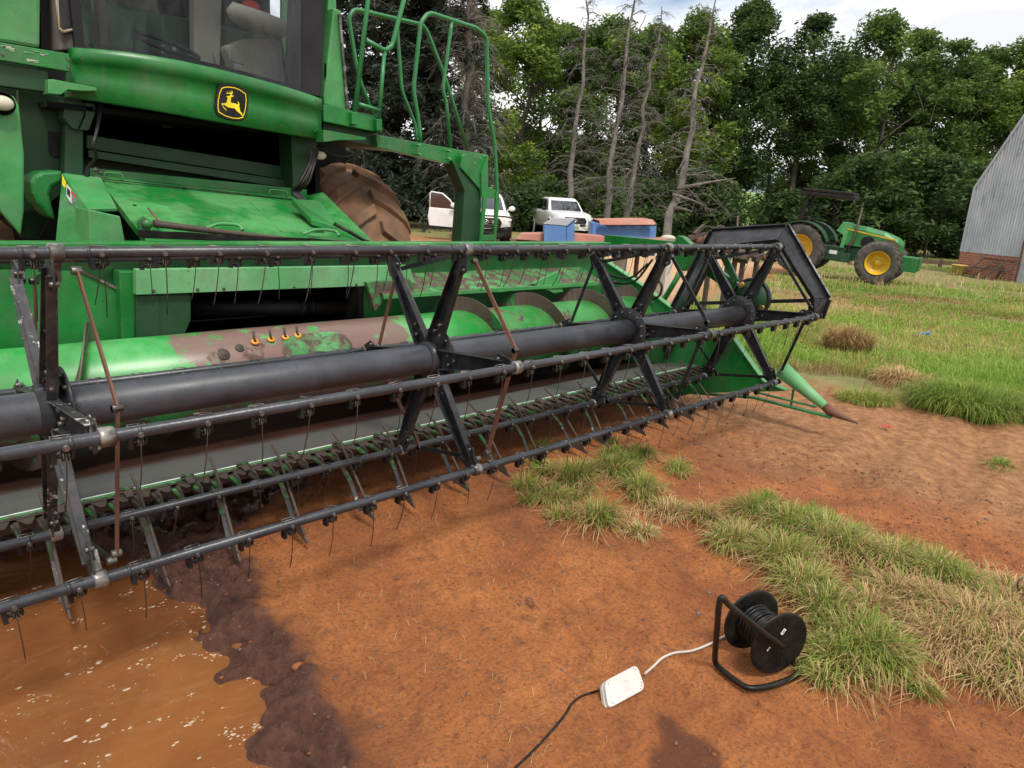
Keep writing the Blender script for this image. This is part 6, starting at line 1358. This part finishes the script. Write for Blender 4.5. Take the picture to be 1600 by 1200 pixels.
# dead trees
def dead_tree(label, base, topp, D, r0, seed, nb=46, group=None, snag=False):
    rs = random.Random(seed); b = at(*base, D=D); b = Vector((b.x, b.y, hz(b.x, b.y) - .1)); t = at(*topp, D=D)
    root = thing('dead_tree', label, 'dead tree', tuple(b)); mb = MB(); pts = [b.lerp(t, i / 12) + (Vector((rs.gauss(0, .07), rs.gauss(0, .07), 0)) if 0 < i < 12 else Vector()) for i in range(13)]
    mb.tube(pts, [r0 * (1.25 if i == 0 else 1) * (1 - i / 12.6) ** .9 + .012 for i in range(13)], 11, cap=False); mb.build('trunk', 'bark_dead', root, fixn=False)
    mb = MB(); L0 = (t - b).length
    for k in range(nb):
        u_ = .17 + .81 * (k + rs.random()) / nb; i = min(11, int(u_ * 12)); p = pts[i].lerp(pts[i + 1], u_ * 12 - i)
        a_ = rs.random() * 6.283; L_ = (L0 * .19) * (1.08 - u_) * rs.uniform(.35, 1.25) + .25; dr = rs.uniform(-.45, .3) if u_ < .75 else rs.uniform(-.1, .5)
        d = Vector((math.cos(a_), math.sin(a_), dr)).normalized(); q1 = p + d * L_ * .5 + Vector((0, 0, .08 * L_)); q2 = p + d * L_ + Vector((rs.gauss(0, .1), rs.gauss(0, .1), -.22 * L_))
        mb.tube([p, q1, q2], [.022 * (1.2 - u_) + .008, .012, .004], 5, cap=False)
        for j in range(10):
            s = rs.uniform(.25, 1); c = p.lerp(q1, s * 2) if s < .5 else q1.lerp(q2, s * 2 - 1); e = c + Vector((rs.gauss(0, .3), rs.gauss(0, .3), rs.gauss(-.16, .2))) * L_ * .55
            mb.tube([c, c.lerp(e, .5) + Vector((0, 0, .03)), e], [.008, .006, .003], 3, cap=False)
            if rs.random() < .6: f_ = e + Vector((rs.gauss(0, .1), rs.gauss(0, .1), rs.gauss(-.1, .08))); mb.tube([c.lerp(e, .6), f_], [.005, .002], 3, cap=False)
    tag(mb.build('branches', 'bark_dead', root, fixn=False), kind='stuff')
    if snag:
        for (x0, y0), (x1, y1) in (((1051, 304), (1100, 320)), ((1054, 325), (1082, 330)), ((1058, 295), (1150, 278))):
            MB().tube([at(x0, y0, D=D), at((x0 + x1) / 2, (y0 + y1) / 2 - 1, D=D - .2), at(x1, y1, D=D - .4)], [.07, .045, .01], 7).build('broken_limb', 'bark_dead', root)
dead_tree('tall dead grey tree standing behind the second white pickup', (886, 345), (925, -40), 31, .14, 61, 90)
dead_tree('left one of the two close dead trees, with bark stripped orange at its foot', (944, 352), (1000, -60), 30, .14, 62, 100)
dead_tree('right one of the two close dead trees, thinner and slightly forked', (974, 355), (1034, 10), 29.5, .125, 63, 90)
dead_tree('leaning dead tree with broken limbs above the blue hopper lid', (1042, 372), (1118, 0), 25, .155, 64, 75, snag=True)

# ------------------------------------------------------------------ grass
def blades(name, P_, L_, W_, ang, lean, tint, mat, parent=None):
    n = len(P_); d = np.stack([np.cos(ang), np.sin(ang), np.zeros(n)], 1); s = np.stack([-np.sin(ang), np.cos(ang), np.zeros(n)], 1) * W_[:, None] * .5
    up = np.array([0, 0, 1.]); L_ = L_[:, None]; le = lean[:, None]
    m1 = P_ + up * L_ * (.5 * (1 - le * .25)) + d * L_ * le * .22; m2 = P_ + up * L_ * (.82 * (1 - le * .55)) + d * L_ * le * .58; tp = P_ + up * L_ * np.maximum(.04, (1 - le * .95)) + d * L_ * le * .95
    V_ = np.stack([P_ - s, P_ + s, m1 - s * .85, m1 + s * .85, m2 - s * .55, m2 + s * .55, tp], 1)
    b = np.arange(n)[:, None] * 7
    F_ = np.concatenate([b + np.array(q) for q in ((0, 1, 3), (0, 3, 2), (2, 3, 5), (2, 5, 4), (4, 5, 6))], 0)
    o = npmesh(name, V_.reshape(-1, 3), F_, mat, {'tint': np.repeat(np.clip(tint, 0, 1), 7)}, k=3)
    if parent is not None: o.parent = parent; o.matrix_parent_inverse = Matrix.Translation(parent.location).inverted()
    return o
def hts(x, y): return height(np.asarray(x)[None, :], np.asarray(y)[None, :])[0][0]
def tuft(cx, cy, R0, n, L_, seed, wid=.0042, fl=1.0, tb=.45):
    r = np.random.RandomState(seed); a = r.uniform(0, 6.283, n); rad = R0 * np.sqrt(r.uniform(0, 1, n)); x = cx + rad * np.cos(a); y = cy + rad * np.sin(a)
    ln = np.clip(.22 + .75 * rad / R0 * r.uniform(.3, 1.3, n), .05, 1.0) * fl; an = a + r.normal(0, .6, n) ; return x, y, L_ * r.uniform(.5, 1.15, n), np.full(n, wid) * r.uniform(.6, 1.3, n), an, ln, np.clip(tb + r.normal(0, .2, n), 0, 1)
# strip of tussocks beside the soil
r = np.random.RandomState(5); SP = np.array(STRIP); bx0, by0 = SP.min(0); bx1, by1 = SP.max(0)
G_tufts, S_tufts = [], []; cnt = 0
fixed = [(900, 752, .11, .20, .1), (960, 740, .12, .17, .2), (1000, 770, .13, .17, .15), (935, 815, .10, .19, .1), (1000, 715, .09, .12, .2), (860, 780, .08, .12, .3), (1100, 812, .10, .14, .55), (1045, 800, .08, .12, .8), (1150, 850, .10, .15, .5), (1180, 810, .12, .19, .3), (1230, 830, .12, .20, .25), (1290, 850, .13, .2, .3), (1220, 880, .13, .2, .35), (1330, 870, .12, .19, .45), (1390, 880, .12, .17, .3), (1460, 900, .12, .18, .15), (1500, 920, .11, .15, .15),
         (1250, 920, .12, .19, .3), (1290, 960, .11, .2, .35), (1330, 1010, .12, .2, .2), (1370, 1030, .11, .18, .2), (1310, 1035, .09, .16, .2), (1400, 940, .13, .17, .8), (1460, 960, .14, .17, .9), (1520, 990, .15, .2, .95), (1570, 1030, .14, .2, .85), (1560, 960, .13, .16, .95), (1600, 1000, .13, .2, .9), (1480, 1010, .12, .17, .85), (1620, 1060, .12, .18, .7), (1540, 1060, .10, .14, .8), (1350, 960, .11, .17, .7), (1000, 830, .07, .10, .7), (1580, 920, .1, .12, .9)]
for i, (px, py, R0, L_, st) in enumerate(fixed):
    q = at(px, py, Z=.02); R0 *= r.uniform(.55, .92); n = int(800 * (R0 / .12) ** 2); L_ *= .95
    ng = int(n * (1 - st)); G_tufts.append(tuft(q.x, q.y, R0, max(60, ng), L_, 500 + i, tb=r.uniform(.25, .6))); S_tufts.append(tuft(q.x, q.y, R0 * 1.1, int(n * st * .9) + 90, L_ * .95, 700 + i, fl=1.25, tb=r.uniform(.3, .7)))
    S_tufts.append(tuft(q.x + r.normal(0, .04), q.y + r.normal(0, .04), R0 * 1.7, 110, L_ * .8, 900 + i, fl=1.6, tb=.45))
while cnt < 45:
    x, y = r.uniform(bx0, bx1), r.uniform(by0, by1); d_ = sdist(np.array([[x]]), np.array([[y]]), STRIP)[0, 0]
    if d_ > .03: continue
    cnt += 1; G_tufts.append(tuft(x, y, r.uniform(.03, .07), r.randint(40, 130), r.uniform(.06, .13), 1000 + cnt, tb=r.uniform(.25, .7))); S_tufts.append(tuft(x, y, .08, 35, .1, 2000 + cnt, fl=1.4, tb=.4))
def joinb(T): return [np.concatenate([t[k] for t in T]) for k in range(7)]
for nm, T, mt, lb in (('grass_strip', G_tufts, 'grass_blade', 'shaggy green grass strip growing through the bare soil beside the cable drum'), ('dry_grass', S_tufts, 'straw_blade', 'dry straw coloured grass mixed through the green strip')):
    x, y, L_, W_, an, le, ti = joinb(T); z = hts(x, y); tag(blades(nm, np.stack([x, y, z - .004], 1), L_, W_, an, le, ti, mt), kind='stuff', label=lb)
# loose straw and short weeds on the soil
n = 9000; x = r.uniform(.6, 7, n); y = r.uniform(-2.6, 1.2, n); kk = fbm(x, y, 1.7, 3, 55) > .44; x, y = x[kk], y[kk]; n = len(x)
kk = sdist(x, y, MUD) > .03; x, y = x[kk], y[kk]; n = len(x)
tag(blades('straw_litter', np.stack([x, y, hts(x, y) + .001], 1), r.uniform(.01, .055, n), np.full(n, .0016), r.uniform(0, 6.28, n), np.full(n, 1.02), r.uniform(0, .8, n), 'straw_blade'), kind='stuff', label='loose bits of straw littering the red soil')
# dark bits of rotted stalk and leaf trodden into the soil
n = 6000; x = r.uniform(.5, 6, n); y = r.uniform(-2.6, 1.0, n); kk = (fbm(x, y, 1.1, 4, 155) > .50) & (sdist(x, y, MUD) > .03); x, y = x[kk], y[kk]; n = len(x)
tag(blades('leaf_litter', np.stack([x, y, hts(x, y) + .0012], 1), r.uniform(.006, .03, n), r.uniform(.001, .003, n), r.uniform(0, 6.28, n), np.full(n, 1.02), r.uniform(0, .2, n), 'twig_brown'), kind='stuff', label='dark bits of rotted stalk trodden into the soil')
# field grass, denser towards the camera, out to the trees
def field(n, px0, px1, py0, py1, seed, mat, Lr, wk, thr, nm, lb, tb=.5, noise_s=.5, poly=GRASS, inv=False):
    r = np.random.RandomState(seed); px = r.uniform(px0, px1, n); py = r.uniform(py0, py1, n)
    dx = RGT.x * (px - 800) / F + DWN.x * (py - 600) / F + FWD.x; dy = RGT.y * (px - 800) / F + DWN.y * (py - 600) / F + FWD.y; dz = RGT.z * (px - 800) / F + DWN.z * (py - 600) / F + FWD.z
    k = dz < -.012; dx, dy, dz = dx[k], dy[k], dz[k]; t = -CAM.z / dz; x = CAM.x + dx * t; y = CAM.y + dy * t; k = (t < 34) & (t > 2); x, y, t = x[k], y[k], t[k]
    f_ = fbm(x, y, noise_s, 4, seed); d_ = sdist(x, y, poly); k = (d_ + (f_ - .5) * 3.5 < 0) & (f_ > thr + np.clip((9.5 - t) * .05, 0, .16) + r.normal(0, .03, len(f_))) & (sdist(x, y, PATH) > -.2 + (f_ - .5) * 2); x, y, t, f_ = x[k], y[k], t[k], f_[k]; n = len(x)
    L_ = r.uniform(Lr[0], Lr[1], n) * (.6 + fbm(x, y, 1.3, 3, 31) * .9); tint = tb + (fbm(x, y, .35, 3, 71) - .5) * 1.1 + r.normal(0, .12, n)
    tag(blades(nm, np.stack([x, y, hts(x, y) - .01], 1), L_, wk * np.clip(t / 6, .8, 4) * r.uniform(.6, 1.3, n), r.uniform(0, 6.28, n), np.clip(r.normal(.5, .25, n), .05, 1), tint, mat), kind='stuff', label=lb)
field(215000, 1130, 2050, 350, 700, 21, 'grass_bright', (.05, .15), .006, .40, 'field_grass', 'bright green grass covering the field around the tractor', tb=.45)
field(60000, 640, 1200, 300, 560, 22, 'grass_bright', (.12, .28), .007, .42, 'yard_grass', 'green grass growing between the yard and the trees', tb=.5)
field(80000, 1150, 2050, 450, 700, 23, 'straw_blade', (.06, .16), .005, .40, 'field_straw', 'dry straw coloured grass in the near part of the field', tb=.35, noise_s=.9)
field(1800, 1160, 1660, 395, 450, 24, 'straw_blade', (.22, .42), .0035, .50, 'seed_heads', 'tall pale seeding grass stems in front of the tractor', tb=.7)
# separate tussocks that stand out
def tussock(label, px, py, R0, L_, n, mat, seed, tb=.4, fl=1.0, nm='grass_tussock'):
    q = at(px, py, Z=0); root = thing(nm, label, 'grass clump', (q.x, q.y, 0)); x, y, l, w_, an, le, ti = tuft(q.x, q.y, R0, n, L_, seed, .007, fl, tb)
    o = blades('blades', np.stack([x, y, hts(x, y) - .01], 1), l, w_, an, le, ti, mat, root); tag(o, kind='stuff')
tussock('largest green grass tussock on bare soil right of the divider tip', 1505, 640, .38, .34, 2600, 'grass_blade', 31, .35)
tussock('low green grass tussock directly behind the divider tip', 1352, 626, .22, .15, 600, 'grass_blade', 32, .5)
tussock('brown heap of dead grass standing in the field behind the reel', 1322, 548, .24, .40, 1500, 'straw_blade', 33, .3, .6, 'dead_grass_heap')
tussock('small green sprig alone on the soil near the right edge', 1562, 726, .07, .10, 90, 'grass_blade', 34, .4, 1.4)
tussock('green tussock at the right edge beyond the bare soil', 1610, 660, .14, .18, 420, 'grass_blade', 35, .4)
tussock('faint pale tussock between the divider and the large green tussock', 1415, 600, .25, .22, 900, 'straw_blade', 36, .5)
